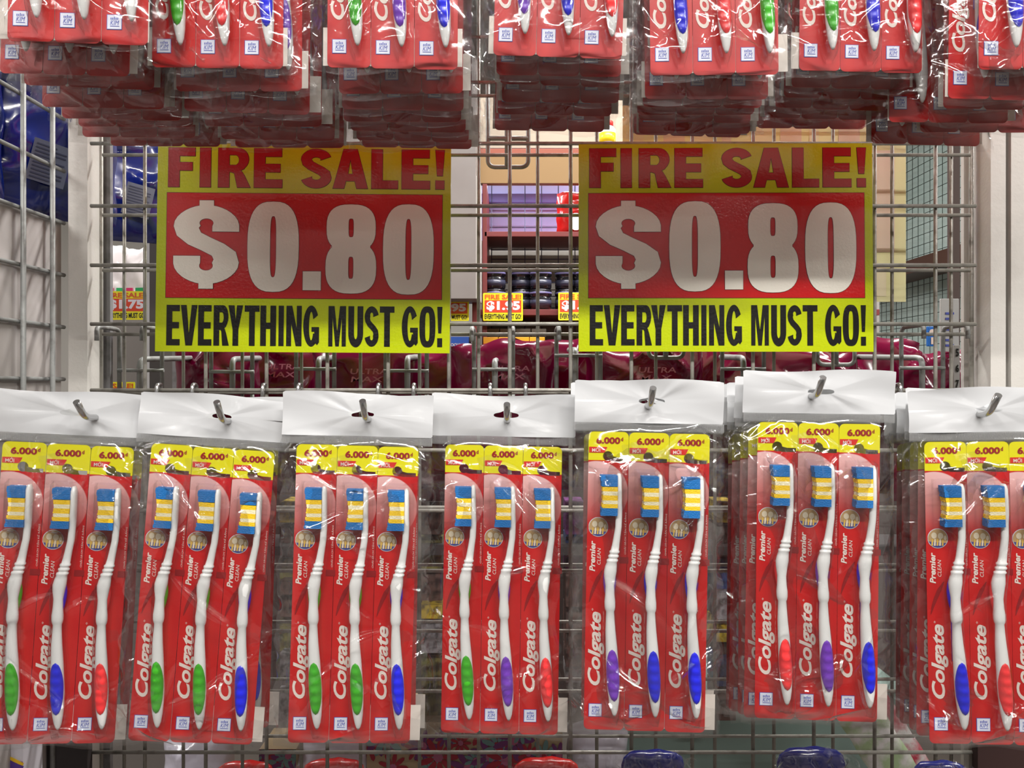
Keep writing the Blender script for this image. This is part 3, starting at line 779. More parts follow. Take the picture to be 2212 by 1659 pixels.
# sign layout measured in a drawing 2212 wide (3.3015 x the photograph), board 60..2158 x 25..1520
KU = .774/F/3.3015
SIGNY = mat('laminated_yellow', (176, 190, 6), .3, coat=.5, bump=(420, .00016, 2), spec=.25); SIGNR = mat('laminated_red', (186, 16, 18), .3, coat=.5, bump=(420, .00016, 2), spec=.25)
SIGNW = mat('laminated_white', (224, 220, 208), .3, coat=.5, bump=(420, .00016, 2), spec=.25); SIGNK = mat('laminated_black', (22, 20, 18), .3, coat=.5, bump=(420, .00016, 2), spec=.25)
SIGNT = mat('laminated_letter_red', (148, 14, 18), .3, coat=.5, bump=(420, .00016, 2), spec=.25)
def u(x, y): return ((x-1109)*KU, (772-y)*KU)
def spec(chars, boxes, y0, y1, t, h):
    out = []
    for ch, (a, b) in zip(chars, boxes):
        tt = t*100/(b-a)*1.0
        if ch in 'I.!': tt = 1
        x0, z0 = u(a, y1); x1, z1 = u(b, y0); out.append((ch, x0, z0, x1, z1, min(tt, .46), h))
    return out
fire = spec('FIRESALE!', ((137, 328), (362, 440), (492, 722), (748, 950), (1084, 1300), (1312, 1562), (1588, 1778), (1805, 2008), (2047, 2112)), 57, 341, .80, .21)
every = spec('EVERYTHINGMUSTGO!', ((139, 235), (240, 358), (364, 460), (474, 584), (578, 682), (694, 799), (806, 918), (936, 973), (991, 1100), (1112, 1225),
              (1291, 1416), (1433, 1539), (1549, 1650), (1657, 1762), (1815, 1930), (1941, 2055), (2068, 2105)), 1187, 1476, .41, .155)
price = []
for ch, a, b, y0, y1, t_, h_ in (('$', 182, 648, 470, 1036, .41, .1), ('0', 708, 1074, 447, 1083, .44, .165), ('.', 1105, 1234, 940, 1075, 1, 1), ('8', 1266, 1628, 456, 1094, .44, .16), ('0', 1676, 2039, 458, 1095, .44, .165)):
    x0, z0 = u(a, y1); x1, z1 = u(b, y0); price.append((ch, x0, z0, x1, z1, t_, h_))
def rect_poly(mb, x0, y0, x1, y1, yy, mi):
    a, b = u(x0, y1), u(x1, y0); mb.poly([(a[0], yy, a[1]), (b[0], yy, a[1]), (b[0], yy, b[1]), (a[0], yy, b[1])], mi)
a, b = u(60, 1520), u(2158, 25)
board_me = MB().box((a[0], -.0004, a[1]), (b[0], .0006, b[1])).mesh('sign_board', SIGNY)
m_ = MB(); rect_poly(m_, 128, 379, 2101, 1137, -.0006, 1); rect_poly(m_, 131, 382, 2098, 1134, -.0007, 0); panel_me = m_.mesh('red_panel', SIGNR, SIGNK)
m_ = MB(); letters(m_, fire, -.0006, 1, 2.6*KU); letters(m_, fire, -.0008, 0); fire_me = m_.mesh('top_lettering', SIGNT, SIGNK)
m_ = MB(); letters(m_, price, -.0009, 1, 2.8*KU); letters(m_, price, -.0011, 0); price_me = m_.mesh('price_figures', SIGNW, SIGNK)
m_ = MB(); letters(m_, every, -.0007, 0); every_me = m_.mesh('bottom_lettering', SIGNK)
for (px, py, rot, sc, lab) in ((656.5, 536, .35, 1.0, 'left yellow and red fire sale sign priced $0.80'), (1566.5, 534.5, .1, 1.0, 'right yellow and red fire sale sign priced $0.80')):
    t = thing('price_sign', lab, 'sign', P(px, py, .778), 'big sale signs on the grid', (R(-1.2), R(rot), R(.8 if px < 1000 else -1.0)))
    add('sign_board', board_me, t); add('red_panel', panel_me, t); add('top_lettering', fire_me, t, label='dark red letters reading FIRE SALE!')
    add('price_figures', price_me, t, label='white figures reading $0.80'); add('bottom_lettering', every_me, t, label='black letters reading EVERYTHING MUST GO!')
# sign facing away, seen from behind
PB = mat('paper_back', (240, 236, 184), .6, var=(25, (232, 226, 170), .4, .7)); GH = mat('paper_ghost', (232, 208, 190), .6); GH2 = mat('paper_ghost_pale', (236, 224, 190), .6)
d = .852; a, b = P(1345, 652, d), P(1957, 228, d); o = Vector(((a.x+b.x)/2, d, a.z))
t = thing('reversed_sign', 'pale yellow back of a sign hung behind the right price sign', 'sign', o)
add('paper_sheet', MB().box(a-o, b-o+Vector((0, .0006, 0))).mesh('paper_sheet', PB), t)
mb = MB()
def gr(x0, y0, x1, y1, mi):
    p, r_ = P(x0, y1, d)-o, P(x1, y0, d)-o; mb.poly([(p.x, -.0004, p.z), (r_.x, -.0004, p.z), (r_.x, -.0004, r_.z), (p.x, -.0004, r_.z)], mi)
gr(1365, 325, 1932, 545, 0)
for i in range(9): gr(1370+i*63, 243, 1370+i*63+(46 if i % 3 else 20), 310, 0 if i % 2 else 1)
for i in range(14): gr(1370+i*40, 570, 1370+i*40+24, 640, 1)
add('show_through', mb.mesh('show_through', GH, GH2), t)

# ------------------------------------------------------------------ room beyond
def struct_box(name, a, b, m): return structure(add(name, MB().box(a, b).mesh(name, m)))
struct_box('wall_back', (-4, 4.0, 0), (4, 4.05, 2.9), mat('wall_paint', (196, 192, 186), .8))
struct_box('floor', (-4, -12, -.05), (4, 4.05, 0), mat('floor_tile', (92, 84, 78), .45, var=(3, (82, 74, 70), .4, .6)))
struct_box('ceiling', (-4, -12, 2.9), (4, 4.05, 2.95), mat('ceiling_board', (214, 214, 210), .8))
struct_box('wall_left', (-4.05, -12, 0), (-4, 4.05, 2.9), MATS['wall_paint'])
struct_box('wall_right', (4, -12, 0), (4.05, 4.05, 2.9), MATS['wall_paint'])

# shelf unit seen between the signs
MAROON = mat('maroon_shelf', (118, 44, 44), .45); LAV = mat('lavender_panel', (206, 206, 255), .6); LAV2 = mat('lavender_trim', (150, 146, 222), .6)
BEIGE = mat('beige_fascia', (146, 116, 76), .6); ORG = mat('terracotta_strip', (150, 82, 64), .6); GREYP = mat('grey_column', (150, 144, 142), .6, var=(5, (132, 124, 122), .4, .7))
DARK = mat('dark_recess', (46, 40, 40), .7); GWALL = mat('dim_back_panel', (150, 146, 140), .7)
D1 = 1.62
o = P(1300, 1100, D1); t = thing('shelf_unit', 'maroon and lavender shelving unit seen through the grids between the signs', 'shelf', o)
def sp(name, px0, py0, px1, py1, d, dep, m, lab=None):
    a, b = pbox(px0, py0, px1, py1, d, dep, o); return add(name, MB().box(a, b, 0, .001).mesh(name, m), t, label=lab)
sp('fascia', 1036, 333, 1900, 396, D1, .02, BEIGE, 'beige fascia board'); sp('fascia_strip', 1036, 321, 1900, 332, D1, .015, ORG, 'terracotta strip')
sp('upright', 1042, 397, 1052, 1100, D1, .3, MAROON); sp('upright', 1020, 646, 1036, 1100, D1-.05, .06, MAROON)
sp('back_panel', 1040, 380, 1900, 520, D1+.17, .01, LAV, 'lavender back panel'); sp('back_rail', 1040, 418, 1900, 437, D1+.15, .02, LAV2, 'darker lavender rail')
sp('back_panel', 1040, 520, 1900, 760, D1+.17, .01, GWALL, 'dim grey back panel')
sp('shelf_board', 1046, 500, 1900, 511, D1, .16, MAROON)
sp('shelf_board', 1036, 668, 1900, 681, D1-.02, .18, MAROON); sp('shelf_board', 1000, 765, 1900, 780, D1-.02, .2, MAROON)
DWIRE = mat('dark_wire', (70, 70, 100), .6)
vm = MB().tube([(0, 0, 0), (0, 0, .36)], .0011, 6).mesh('wire', DWIRE); hm = MB().tube([(0, 0, 0), (.8, 0, 0)], .0011, 6).mesh('wire', DWIRE)
for k in range(8): add('back_wire', vm, t, P(1062+k*36, 740, D1+.14)-o)
for yy in (440, 465, 491, 540, 560, 585, 610, 640, 665): add('back_wire', hm, t, P(1060, yy, D1+.14)-o)
box_thing('column', 'grey column panel just right of the left price sign', 'column', 700, 120, 1028, 645, 1.5, .1, GREYP)
box_thing('column_edge', 'light edge strip of the grey column', 'column', 1028, 380, 1036, 645, 1.5, .1, mat('pale_edge', (196, 190, 186), .6))
box_thing('ledge_board', 'pale board above the beige fascia', 'board', 1036, 210, 1345, 320, 1.70, .02, mat('pale_board', (166, 154, 138), .6))
pl = P(1330, 402, D1+.07); area('shelf_strip_lamp', pl, (0, 0, 0), .6, .015, .55, (.85, .85, 1))
# jars
JARK = mat('black_jar', (24, 24, 30), .2, coat=.5); JARL = mat('jar_label', (58, 60, 80), .3); JARLB = mat('jar_lavender_band', (116, 112, 160), .3)
jar_mb = MB(); r0 = .022
jar_me = jar_mb.lathe([(r0*.9, 0), (r0, .002), (r0, .022), (r0*.9, .024), (r0*.9, .025), (r0*1.02, .026), (r0*1.02, .038), (r0*.95, .040)], 20).mesh('jar', JARK)
jarl_me = MB().lathe([(r0*1.01, .006), (r0*1.01, .018)], 20).mesh('jar_band', JARL); jarv_me = MB().lathe([(r0*1.035, .030), (r0*1.035, .034)], 20).mesh('jar_lid_band', JARLB)
c = 0
for ji, (px, n) in enumerate(((1069, 2), (1126, 2), (1168, 2), (1222, 2), (1266, 2))):
    for k in range(n):
        b = P(px, 668, D1+.03+.02*(ji % 2)); b.z += .0405*k
        o2 = thing('jar', f'black round tin, {"lower" if k == 0 else "upper"} of the pair {ordn[ji]} from the grey column', 'tin', b, 'black tins on the shelf')
        add('body', jar_me, o2); add('label_band', jarl_me, o2); add('lid_band', jarv_me, o2)
# small price tags
TAGY = mat('tag_yellow', (250, 240, 30), .35, coat=.4); TAGR = mat('tag_red', (226, 66, 30), .35, coat=.4); TAGW = mat('tag_white', (240, 232, 240), .35); TAGK = mat('tag_black', (30, 32, 10), .4); TAGT = mat('tag_letter', (224, 96, 20), .4)
def price_tag(px, py, wpx, hpx, d, body, lab):
    W_, H_ = wpx*d/F, hpx*d/F
    t = thing('price_tag', lab, 'price tag', P(px, py, d), 'small fire sale tags')
    mb = loops_mesh([[rrect(-W_/2, -H_/2, W_/2, H_/2, H_*.04)]], extrude=.0006); add('tag_board', mb.mesh('tag_board', TAGY), t)
    mb = MB(); x = W_*.46
    mb.poly([(-x, -.0009, -.2*H_), (x, -.0009, -.2*H_), (x, -.0009, .24*H_), (-x, -.0009, .24*H_)], 0); add('red_panel', mb.mesh('red_panel', TAGR), t)
    mb = MB(); put_text(mb, 'FIRE SALE!', -x, .27*H_, x, .45*H_, -.001, 0, .04, 0, 2); add('top_lettering', mb.mesh('top_lettering', TAGT), t)
    mb = MB(); put_text(mb, body, -x*.9, -.16*H_, x*.93, .21*H_, -.0012, 0, .05, 0, 3); add('price_figures', mb.mesh('price_figures', TAGW), t)
    mb = MB(); put_text(mb, 'EVERYTHING MUST GO!', -x, -.44*H_, x, -.25*H_, -.001, 0, .03, 0, 2); add('bottom_lettering', mb.mesh('bottom_lettering', TAGK), t)
price_tag(1086.5, 663, 86, 60, D1-.03, '$1.95', 'small yellow tag priced $1.95 below the black tins')
price_tag(1249, 662, 86, 60, D1-.03, '$1.95', 'small yellow tag half hidden behind the right price sign')
price_tag(970, 667, 86, 46*1.15, D1-.06, '$1.95', 'small yellow tag peeking out right of the left price sign')
price_tag(272, 660, 92, 62, 1.35, '$1.75', 'small yellow tag priced $1.75 left of the left price sign')
price_tag(246, 856, 92, 62, 1.35, '$1.75', 'small yellow tag low behind the grid at the left')
# goods
def carton(px0, py0, px1, py1, d, dep, m, name, label, cat, group=None, extra=None):
    a, b = P(px0, py1, d), P(px1, py0, d); o = Vector(((a.x+b.x)/2, d, a.z)); t = thing(name, label, cat, o, group)
    add('carton', MB().box((a.x-o.x, 0, 0), (b.x-o.x, dep, b.z-a.z), 0, .001).mesh('carton', m), t)
    if extra: extra(t, b.x-o.x, b.z-a.z)
    return t
def groovy(t, hw, h):
    mb = MB(); put_text(mb, 'GROOVY DIG', -hw*.2, h*.55, hw*.98, h*.7, -.001, 0, .02, .15, 2); add('lettering', mb.mesh('lettering', WPRINT), t)
    mb = MB(); mb.poly([(-hw, -.001, 0), (hw, -.001, 0), (hw, -.001, h*.22), (hw*.4, -.001, h*.34), (0, -.001, h*.25), (-hw, -.001, h*.3)], 0)
    mb.poly([(p[0], -.0012, p[1]) for p in ell(hw*.1, h*.25, h*.16, h*.16, 18)], 1); add('picture', mb.mesh('picture', mat('leaf_green', (70, 130, 70), .6), mat('pale_disc', (200, 214, 190), .6)), t)
carton(930, 727, 1013, 775, D1-.04, .1, mat('blue_carton', (40, 90, 190), .4), 'blue_box', 'blue carton lettered GROOVY right of the left price sign', 'box', None, groovy)
YC = mat('orange_yellow_carton', (248, 176, 34), .4); OC = mat('orange_print', (232, 98, 34), .4)
def yell(t, hw, h):
    mb = MB().poly([(-hw, -.001, h*.5), (hw, -.001, h*.5), (hw, -.001, h*.72), (-hw, -.001, h*.72)]); 
    mb.poly([(p[0], -.001, p[1]) for p in ell(hw*.2, h*.22, h*.09, h*.14, 10)]); add('print', mb.mesh('print', OC), t)
    mb = MB(); put_text(mb, 'HERBAL', -hw*.6, h*.57, hw*.2, h*.66, -.0013, 0, .02, 0, 1); 
for i, (x0, x1) in enumerate(((1044, 1076), (1077, 1110), (1111, 1143), (1144, 1177))):
    carton(x0, 728, x1, 778, D1-.01, .09, YC, 'orange_box', f'orange yellow carton, {ordn[i]} in the row under the shelf' if i else 'orange yellow carton, leftmost in the row under the shelf', 'box', 'orange cartons', yell)
BG = mat('grey_carton', (110, 104, 96), .6)
for i in range(4): carton(1046+i*34, 710, 1078+i*34, 727, D1+.02, .08, BG, 'flat_box', f'dim grey carton lying on the orange cartons, {ordn[i]} in its row', 'box', 'grey cartons')
# red bag on the shelf at the right
def pillow(wd, ht, dp, seed, nx=26, nz=30, crease=1., pinch=.0):
    rnd = random.Random(seed); ph = [rnd.uniform(0, 6.3) for _ in range(8)]
    fl = [(rnd.uniform(-.5, .5)*wd, rnd.uniform(0, 1)*ht, rnd.uniform(-1, 1), rnd.uniform(-1, 1), rnd.uniform(.02, .08)*dp*crease, rnd.uniform(.04, .11)*wd) for _ in range(22)]
    def f(sign):
        def fn(u_, v_):
            x = (u_-.5)*wd; z = v_*ht
            ex = 1-abs(2*u_-1)**2.6; ez = 1-abs(2*v_-1)**3
            y = sign*dp*.5*(max(ex, 0)*max(ez, 0))**.6
            y += sign*dp*.06*math.sin(x*9/wd+ph[0]+v_*5)*math.sin(v_*11+ph[1])*ex*ez
            if sign < 0:
                for (x0, z0, dx, dz, am, w_) in fl:
                    L_ = math.hypot(dx, dz)+1e-6; dd = abs((x-x0)*dz-(z-z0)*dx)/L_; al = abs((x-x0)*dx+(z-z0)*dz)/L_
                    y -= am*math.exp(-dd/(w_*.35))*math.exp(-(al/(w_*2.2))**2)*2.2*ex
            zz = z+ht*.012*math.sin(u_*14+ph[2])*(v_ > .5)+ht*.03*math.sin(u_*5+ph[3])*v_**4
            xx = x*(1-pinch*v_**3)+wd*.012*math.sin(v_*17+ph[4])
            return (xx, y, zz)
        return fn
    mb = MB(); mb.grid(nx, nz, f(-1)); mb.grid(nx, nz, f(1)); return mb
REDB = mat('red_bag_film', (214, 34, 30), .2, coat=.7)
a = P(1228, 500, D1+.02); o2 = thing('red_bag', 'glossy red bag on the shelf at the edge of the right sign', 'bag', a)
add('pouch', pillow(.085, .085, .05, 5, 14, 16).mesh('pouch', REDB), o2, (.02, .03, 0)); mb = MB(); mb.poly([(p[0], -.0, p[1]) for p in ell(.005, .02, .014, .018, 14)])
add('white_patch', mb.mesh('white_patch', BADGEW), o2, (.01, -.001, 0))
# bottle at the top
o2 = thing('spray_bottle', 'small bottle with red cap and yellow label at the top centre', 'bottle', P(1312, 312, 1.66))
add('body', MB().lathe([(.016, 0), (.017, .002), (.017, .03), (.012, .036)], 16).mesh('body', BADGEW), o2); add('cap', MB().lathe([(.012, .036), (.012, .046), (.010, .048)], 16).mesh('cap', MRED), o2, label='red cap')
add('label_band', MB().lathe([(.0172, .002), (.0172, .022)], 16).mesh('label_band', TAGY), o2, label='yellow label')
# left: blue packs of the neighbouring bay
BLUEB = mat('blue_foil_film', (16, 34, 120), .18, coat=.8, var=(14, (10, 18, 60), .4, .62)); LABG = mat('barcode_label', (84, 88, 106), .4); BARK = mat('bar_ink', (40, 44, 70), .5)
def blue_pack(loc, yaw, seed, label, sc=1.):
    t = thing('blue_package', label, 'package', loc, 'blue packages', (0, 0, R(yaw)))
    add('pouch', pillow(.13*sc, .20*sc, .035*sc, seed, crease=1.6).mesh('pouch', BLUEB), t)
    add('back_label', MB().box((-.014*sc, -.024*sc, .035*sc), (.022*sc, -.0225*sc, .08*sc)).mesh('back_label', LABG), t, (0, 0, 0), (0, R(12), 0))
    mb = MB()
    for i in range(10): mb.box((-.011*sc, -.0245*sc, (.038+i*.004)*sc), ((.018 if i % 3 else .008)*sc, -.0241*sc, (.0395+i*.004)*sc))
    add('printed_lines', mb.mesh('printed_lines', BARK), t, (0, 0, 0), (0, R(12), 0))
blue_pack(P(62, 470, .86), 38, 3, 'big blue package behind the left side grid')
blue_pack(P(128, 475, .99), 42, 9, 'blue package next to the left upright')
blue_pack(P(-150, 420, .76), 60, 12, 'blue package at the left edge of the picture')
blue_pack(P(272, 522, 1.15), 25, 6, 'blue package seen through the grid left of the left sign')
PINKB = mat('white_pink_film', (232, 224, 226), .3, coat=.5, var=(14, (226, 130, 160), .55, .66))
for i, (px, yw) in enumerate(((254, 10), (302, -8))):
    o2 = thing('white_package', ['white and pink package above the $1.75 tag', 'white and pink package beside the dark upright strip'][i], 'package', P(px, 690, 1.45), 'white pink packages', (0, 0, R(yw)))
    add('pouch', pillow(.06, .13, .03, 20+i, 12, 20).mesh('pouch', PINKB), o2)
    mb = MB(); mb.box((-.018, -.018, .045), (-.002, -.0175, .055)); mb.box((.003, -.018, .045), (.02, -.0175, .055), 1)
    add('print_band', mb.mesh('print_band', mat('pink_print', (226, 40, 110), .5), mat('green_print', (30, 160, 90), .5)), o2)
box_thing('dark_upright', 'dark upright strip left of the left price sign', 'post', 323, 200, 346, 860, 1.3, .05, mat('dark_strip', (70, 64, 62), .6))
box_thing('white_upright', 'narrow white strip beside the dark upright', 'post', 316, 520, 323, 880, 1.34, .04, mat('white_strip', (214, 212, 212), .6))
box_thing('grey_backboard', 'dim grey backboard low at the left behind the grid', 'board', 200, 685, 420, 2308, 1.7, .02, mat('dim_board', (104, 98, 94), .6))
box_thing('grey_upright', 'dull grey upright left of the maroon bags', 'post', 372, 690, 396, 2925, 1.2, .03, POSTD)
# price strip at left
carton(384, 824, 412, 858, 1.2, .01, mat('white_ticket', (206, 206, 204), .5), 'shelf_ticket', 'white ticket with yellow top left of the maroon bags', 'ticket', None,
       lambda t, hw, h: add('yellow_band', MB().box((-hw, -.001, h*.86), (hw, 0, h)).mesh('yellow_band', TAGY), t))
# ------------------------------------------------------------------ maroon bags behind the grids
MARB = mat('maroon_bag_film', (108, 2, 48), .16, coat=.2, spec=.35, var=(9, (70, 2, 32), .45, .62)); MPR = mat('bag_print', (206, 130, 160), .5)
bags = [(470, 745, 150, 1), (610, 738, 190, 2), (790, 748, 190, 3), (945, 752, 170, 4), (1085, 742, 190, 5), (1225, 728, 190, 6), (1390, 745, 210, 7), (1560, 742, 200, 8), (1730, 752, 200, 9), (1870, 735, 190, 10), (2010, 752, 140, 11)]
posn = ['leftmost', 'second', 'third', 'fourth', 'fifth', 'sixth', 'seventh', 'eighth', 'ninth', 'tenth', 'rightmost']
for i, (px, top, wd, sd) in enumerate(bags):
    d = .93+.07*(i % 2); ht = 330*d/F
    o2 = thing('maroon_bag', f'glossy maroon bag, {posn[i]} in the row behind the grids', 'bag', P(px, top+330, d), 'maroon bags')
    add('pouch', pillow(wd*1.2*d/F, ht, .055, 50+sd, 34, 40, crease=1.8).mesh('pouch', MARB), o2)
    if i in (1, 2, 4, 6, 8):
        mb = MB(); put_text(mb, 'ULTRA', -.021, ht*.815, .021, ht*.85, -.034, 0, .015, .1, 2); put_text(mb, 'MAX', -.02, ht*.765, .016, ht*.8, -.036, 0, .015, .1, 2)
        add('lettering', mb.mesh('lettering', MPR), o2, (.01, 0, 0))
# things lower down, glimpsed between the packs
o = P(1080, 1560, 1.05)
gl = [((112, 52, 116), 'purple packet'), ((176, 150, 40), 'yellow packet'), ((58, 74, 118), 'dull blue packet'), ((140, 136, 140), 'grey white packet'), ((110, 104, 52), 'olive packet'), ((92, 70, 64), 'brown packet')]
rg = random.Random(8)
for i, (x0, x1) in enumerate(((604, 640), (908, 955), (1222, 1262), (1548, 1590))):
    y0 = 1085
    for k in range(8):
        y1 = y0+rg.choice((30, 44, 58, 70)); ci = rg.choice((4, 5, 1, 3) if i < 2 else (0, 1, 2, 3, 5)); cc, nm = gl[ci]
        m = mat('packet_%d' % ci, cc, .5, var=(90, tuple(int(v*.45) for v in cc), .45, .6))
        carton(x0, y0, x1, y1, 1.0+.01*(k % 3), .05, m, 'small_packet', f'{nm} glimpsed between packs, {NUM[k]} from top right of the {ordn[i+1]} lower stack', 'packet', 'goods glimpsed between packs')
        y0 = y1+4
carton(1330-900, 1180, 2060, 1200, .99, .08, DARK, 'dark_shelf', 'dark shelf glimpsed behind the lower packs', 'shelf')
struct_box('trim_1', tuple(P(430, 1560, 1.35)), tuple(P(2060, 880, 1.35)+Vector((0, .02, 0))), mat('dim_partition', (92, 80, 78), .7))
# ------------------------------------------------------------------ bottom strip goods
FL = mat('floral_tin', (156, 136, 108), .4)
def floral(t, hw, h):
    rr = random.Random(5); pal = [mat('flower_red', (138, 20, 40), .5), mat('flower_purple', (96, 36, 92), .5), mat('flower_teal', (92, 122, 122), .5), mat('flower_core', (150, 80, 110), .5)]
    mb = MB()
    for k in range(26):
        cx = -hw+2*hw*(k+.5)/26; cz = h*rr.uniform(.5, .95); rad = min(hw*.9, rr.uniform(.011, .026)); mi = k % 3; n = 9
        for j in range(n):
            a = 2*math.pi*j/n; ex, ez = cx+rad*.62*math.cos(a), cz+rad*.62*math.sin(a)
            yy = -.0008-.00004*k
            pts = [(ex+rad*.42*math.cos(b)*math.cos(a)-rad*.16*math.sin(b)*math.sin(a), ez+rad*.42*math.cos(b)*math.sin(a)+rad*.16*math.sin(b)*math.cos(a)) for b in [2*math.pi*i/8 for i in range(8)]]
            mb.poly([(max(-hw, min(hw, p[0])), yy-.000004*j, max(0, min(h, p[1]))) for p in pts], mi)
        mb.poly([(max(-hw, min(hw, p[0])), -.00084-.00004*k, min(h, p[1])) for p in ell(cx, cz, rad*.25, rad*.25, 10)], 3)
    add('flower_print', mb.mesh('flower_print', *pal), t)
carton(792, 1560, 1215, 1760, .98, .1, FL, 'floral_box', 'beige box printed with red and purple flowers at the bottom', 'box', None, floral)
carton(560, 1618, 640, 1760, .97, .06, FL, 'floral_box', 'small flower printed box at the bottom left', 'box', None, floral)
CLW = mat('white_bag_film', (196, 192, 206), .25, coat=.5, bump=(30, .003, 3))
for i, (px, top, wd) in enumerate(((430, 1575, 150), (715, 1590, 200), (1290, 1562, 130))):
    o2 = thing('white_bag', ['crumpled whitish bag behind the second lower pack', 'crumpled whitish bag left of the flowered box', 'whitish ribbed wrap right of the flowered box'][i], 'bag', P(px, top+200, 1.0), 'whitish bags at the bottom')
    add('pouch', pillow(wd*1/F, 200/F, .05, 80+i, 20, 16, 1.6).mesh('pouch', CLW), o2)
TEAL = mat('teal_grey_plastic', (112, 132, 126), .35, coat=.3)
carton(1335, 1490, 1960, 1800, 1.06, .15, TEAL, 'teal_crate', 'dull teal plastic tub filling the bottom right behind the grid', 'tub')
LIDR = mat('red_lid', (190, 30, 28), .25, coat=.5); NAVY = mat('navy_lid', (26, 34, 120), .25, coat=.6)
def wrapped(px, py, rpx, m, label, seed, d=.74, sq=.7):
    """rounded plastic goods in clear wrap; only the top edge is in view"""
    r = rpx*d/F; o2 = thing('wrapped_item', label, 'wrapped item', P(px, py+1.1*rpx, d), 'wrapped goods at the bottom')
    hh = 1.1*rpx*d/F
    prof = [(r*.9, 0), (r, hh*.2), (r*1.0, hh*.62), (r*.93, hh*.82), (r*.75, hh*.94), (r*.4, hh), (.001, hh)]
    mb = MB().lathe(prof, 28)
    for v in mb.v: v.y *= .28; v.z += .0006*math.sin(v.x*300)
    add('lid', mb.mesh('lid', m), o2)
    rr = random.Random(seed); ph = rr.uniform(0, 6)
    def fn(u_, v_):
        a = R(-20+220*u_); rad = r*(1.12+.1*math.sin(a*5+ph)+.05*math.sin(a*11))
        z = hh*1.05+.006; return (rad*math.cos(a)*(1-.1*v_), -.012+.02*v_+.003*math.sin(u_*40+ph), (z+.004*math.sin(a*7+ph))*max(.05, math.sin(a))*(.55+.45*v_) if True else 0)
    mbw = MB().grid(40, 10, lambda u_, v_: ((u_-.5)*2.5*r+.002*math.sin(v_*20+ph), -r*.3-.006*math.cos((u_-.5)*3)-.003*math.sin(u_*33+ph+v_*4)-.002*math.sin(v_*17+u_*9), v_*hh*1.16*(1-.25*abs(2*u_-1)**2)+.002*math.sin(u_*25+ph)))
    add('clear_wrap', mbw.mesh('clear_wrap', FILM), o2)
wrapped(530, 1645, 62, LIDR, 'dark red round item in clear wrap, leftmost at the bottom', 1, .9)
wrapped(722, 1640, 68, LIDR, 'red round item in clear wrap below the third lower pack', 2, .9)
wrapped(1180, 1638, 72, LIDR, 'bright red item in clear wrap below the fourth lower pack', 3)
wrapped(1410, 1622, 68, NAVY, 'navy item in clear wrap below the fifth lower pack', 4)
wrapped(1752, 1616, 74, NAVY, 'blue item in clear wrap below the sixth lower pack', 5)
wrapped(2030, 1645, 58, NAVY, 'blue item in clear wrap at the bottom right', 6)
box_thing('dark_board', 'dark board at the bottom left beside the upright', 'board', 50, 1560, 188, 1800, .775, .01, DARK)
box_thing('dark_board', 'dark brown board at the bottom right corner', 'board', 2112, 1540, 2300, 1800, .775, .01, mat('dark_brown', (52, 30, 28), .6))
def swirl(t, hw, h):
    mb = MB()
    for k, c in enumerate(((150, 60, 150), (246, 200, 40), (90, 60, 150))):
        pts = [(-hw+2*hw*s_, h*(.55+.10*k)+h*.16*math.sin(s_*2+k)) for s_ in [i/10 for i in range(11)]]
        rb = ribbon(pts, h*.025+h*.01*k); mb.poly([(p[0], -.0008-.0002*k, p[1]) for p in rb], k)
    add('swirl_print', mb.mesh('swirl_print', *[mat('swirl_%d' % k, c, .5) for k, c in enumerate(((150, 60, 150), (246, 200, 40), (90, 60, 150)))]), t)
carton(-60, 1592, 50, 1780, .72, .03, mat('white_packet', (220, 216, 224), .4), 'swirl_packet', 'white packet with purple and yellow swirls at the bottom left corner', 'packet', None, swirl)
# leaning packets at the bottom right
for i, (px, c, lab) in enumerate(((1955, (150, 170, 130), 'pale green packet leaning at the bottom right'), (1990, (170, 50, 70), 'red and white packet leaning at the bottom right'))):
    o2 = add('leaning_packet', pillow(.05, .12, .012, 60+i, 10, 14).mesh('leaning_packet', mat('packet_lean_%d' % i, c, .3, coat=.5, var=(40, (200, 196, 196), .45, .6))), None, P(px, 1700, .93+.03*i), (0, R(-32), 0))
    tagit(o2, lab, 'packet', 'leaning packets')

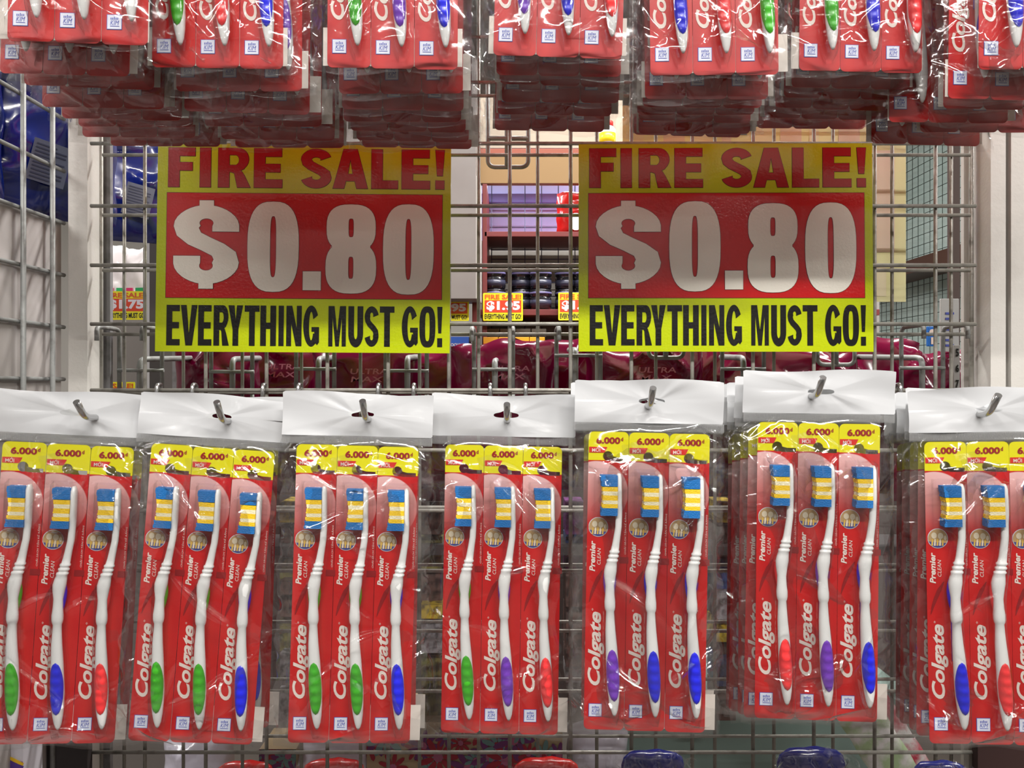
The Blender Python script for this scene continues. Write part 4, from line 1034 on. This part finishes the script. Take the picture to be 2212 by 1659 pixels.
# ------------------------------------------------------------------ right: pale wall with fine grid, brown shelf
CY_ = mat('pale_cyan_wall', (226, 246, 242), .6, var=(5, (206, 230, 226), .4, .7))
XR = (1955-CX)*2.9/F
box = MB().box((0, -1.1, -.9), (.03, .6, 1.2)).mesh('cyan_partition', CY_); tagit(add('cyan_partition', box, None, (XR+.03, 2.9, H)), 'pale cyan panel far behind on the right', 'panel')
mb = MB()
for k in range(34): mb.tube([(0, .25-.04*k, -.85), (0, .25-.04*k, 1.2)], .0012, 5)
for k in range(52): mb.tube([(-.003, .3, -.6+.035*k), (-.003, -1.05, -.6+.035*k)], .0012, 5)
tagit(add('fine_wire_grid', mb.mesh('fine_wire_grid', mat('dark_green_wire', (52, 66, 60), .5)), None, (XR+.012, 2.9, H)), 'fine dark wire grid against the pale cyan panel', 'wire grid', kind='stuff')
z = (CY-612)*2.9/F
o2 = thing('wall_shelf', 'dark brown shelf across the fine wire grid', 'shelf', (XR-.11, 2.9, H+z)); add('board', MB().box((0, -1.0, 0), (.12, .5, .045), 0, .002).mesh('board', mat('brown_shelf', (84, 54, 44), .5)), o2)
box_thing('shop_panel', 'dim panel beyond the pale cyan panel', 'panel', 1890, 652, 1950, 900, 3.6, .02, mat('olive_panel', (108, 108, 96), .6))
box_thing('brown_strip', 'dark brown strip beside the right rod', 'post', 2056, -200, 2074, 1000, .95, .01, mat('dark_brown_strip', (78, 62, 58), .6))
def bluetag(t, hw, h):
    mb = MB(); put_text(mb, '1', -hw*.3, h*.1, hw*.3, h*.45, -.001, 0, .04, 0, 2); mb.poly([(p[0], -.001, p[1]) for p in ell(0, h*.72, hw*.7, h*.14, 12)]); add('print', mb.mesh('print', WPRINT), t)
carton(2004, 705, 2022, 748, 1.02, .004, mat('blue_tag', (34, 110, 200), .4), 'blue_tag', 'small blue tag hanging in front of the fine grid', 'tag', None, bluetag)
def hangc(t, hw, h):
    mb = MB()
    for i in range(7): mb.box((-hw*.5, -.001, h*(.1+.1*i)), (hw*(.1 if i % 2 else .4), 0, h*(.14+.1*i)))
    add('print', mb.mesh('print', INK), t)
carton(2032, 645, 2072, 760, .92, .003, mat('pale_card', (186, 188, 190), .5), 'hanging_card', 'grey blister card with blue print beside the right uprights', 'card', None, hangc)
def ruler(t, hw, h):
    mb = MB()
    for i, cch in enumerate('8765'): put_text(mb, cch, -hw*.5, h*(.06+.25*i), hw*.5, h*(.19+.25*i), -.001, 0, .05, 0, 2)
    add('numerals', mb.mesh('numerals', SIGNK), t)
carton(2060, 745, 2074, 880, .90, .002, mat('ruler_plastic', (150, 148, 146), .5), 'measuring_strip', 'grey strip numbered 5 6 7 8 at the right', 'ruler', None, ruler)
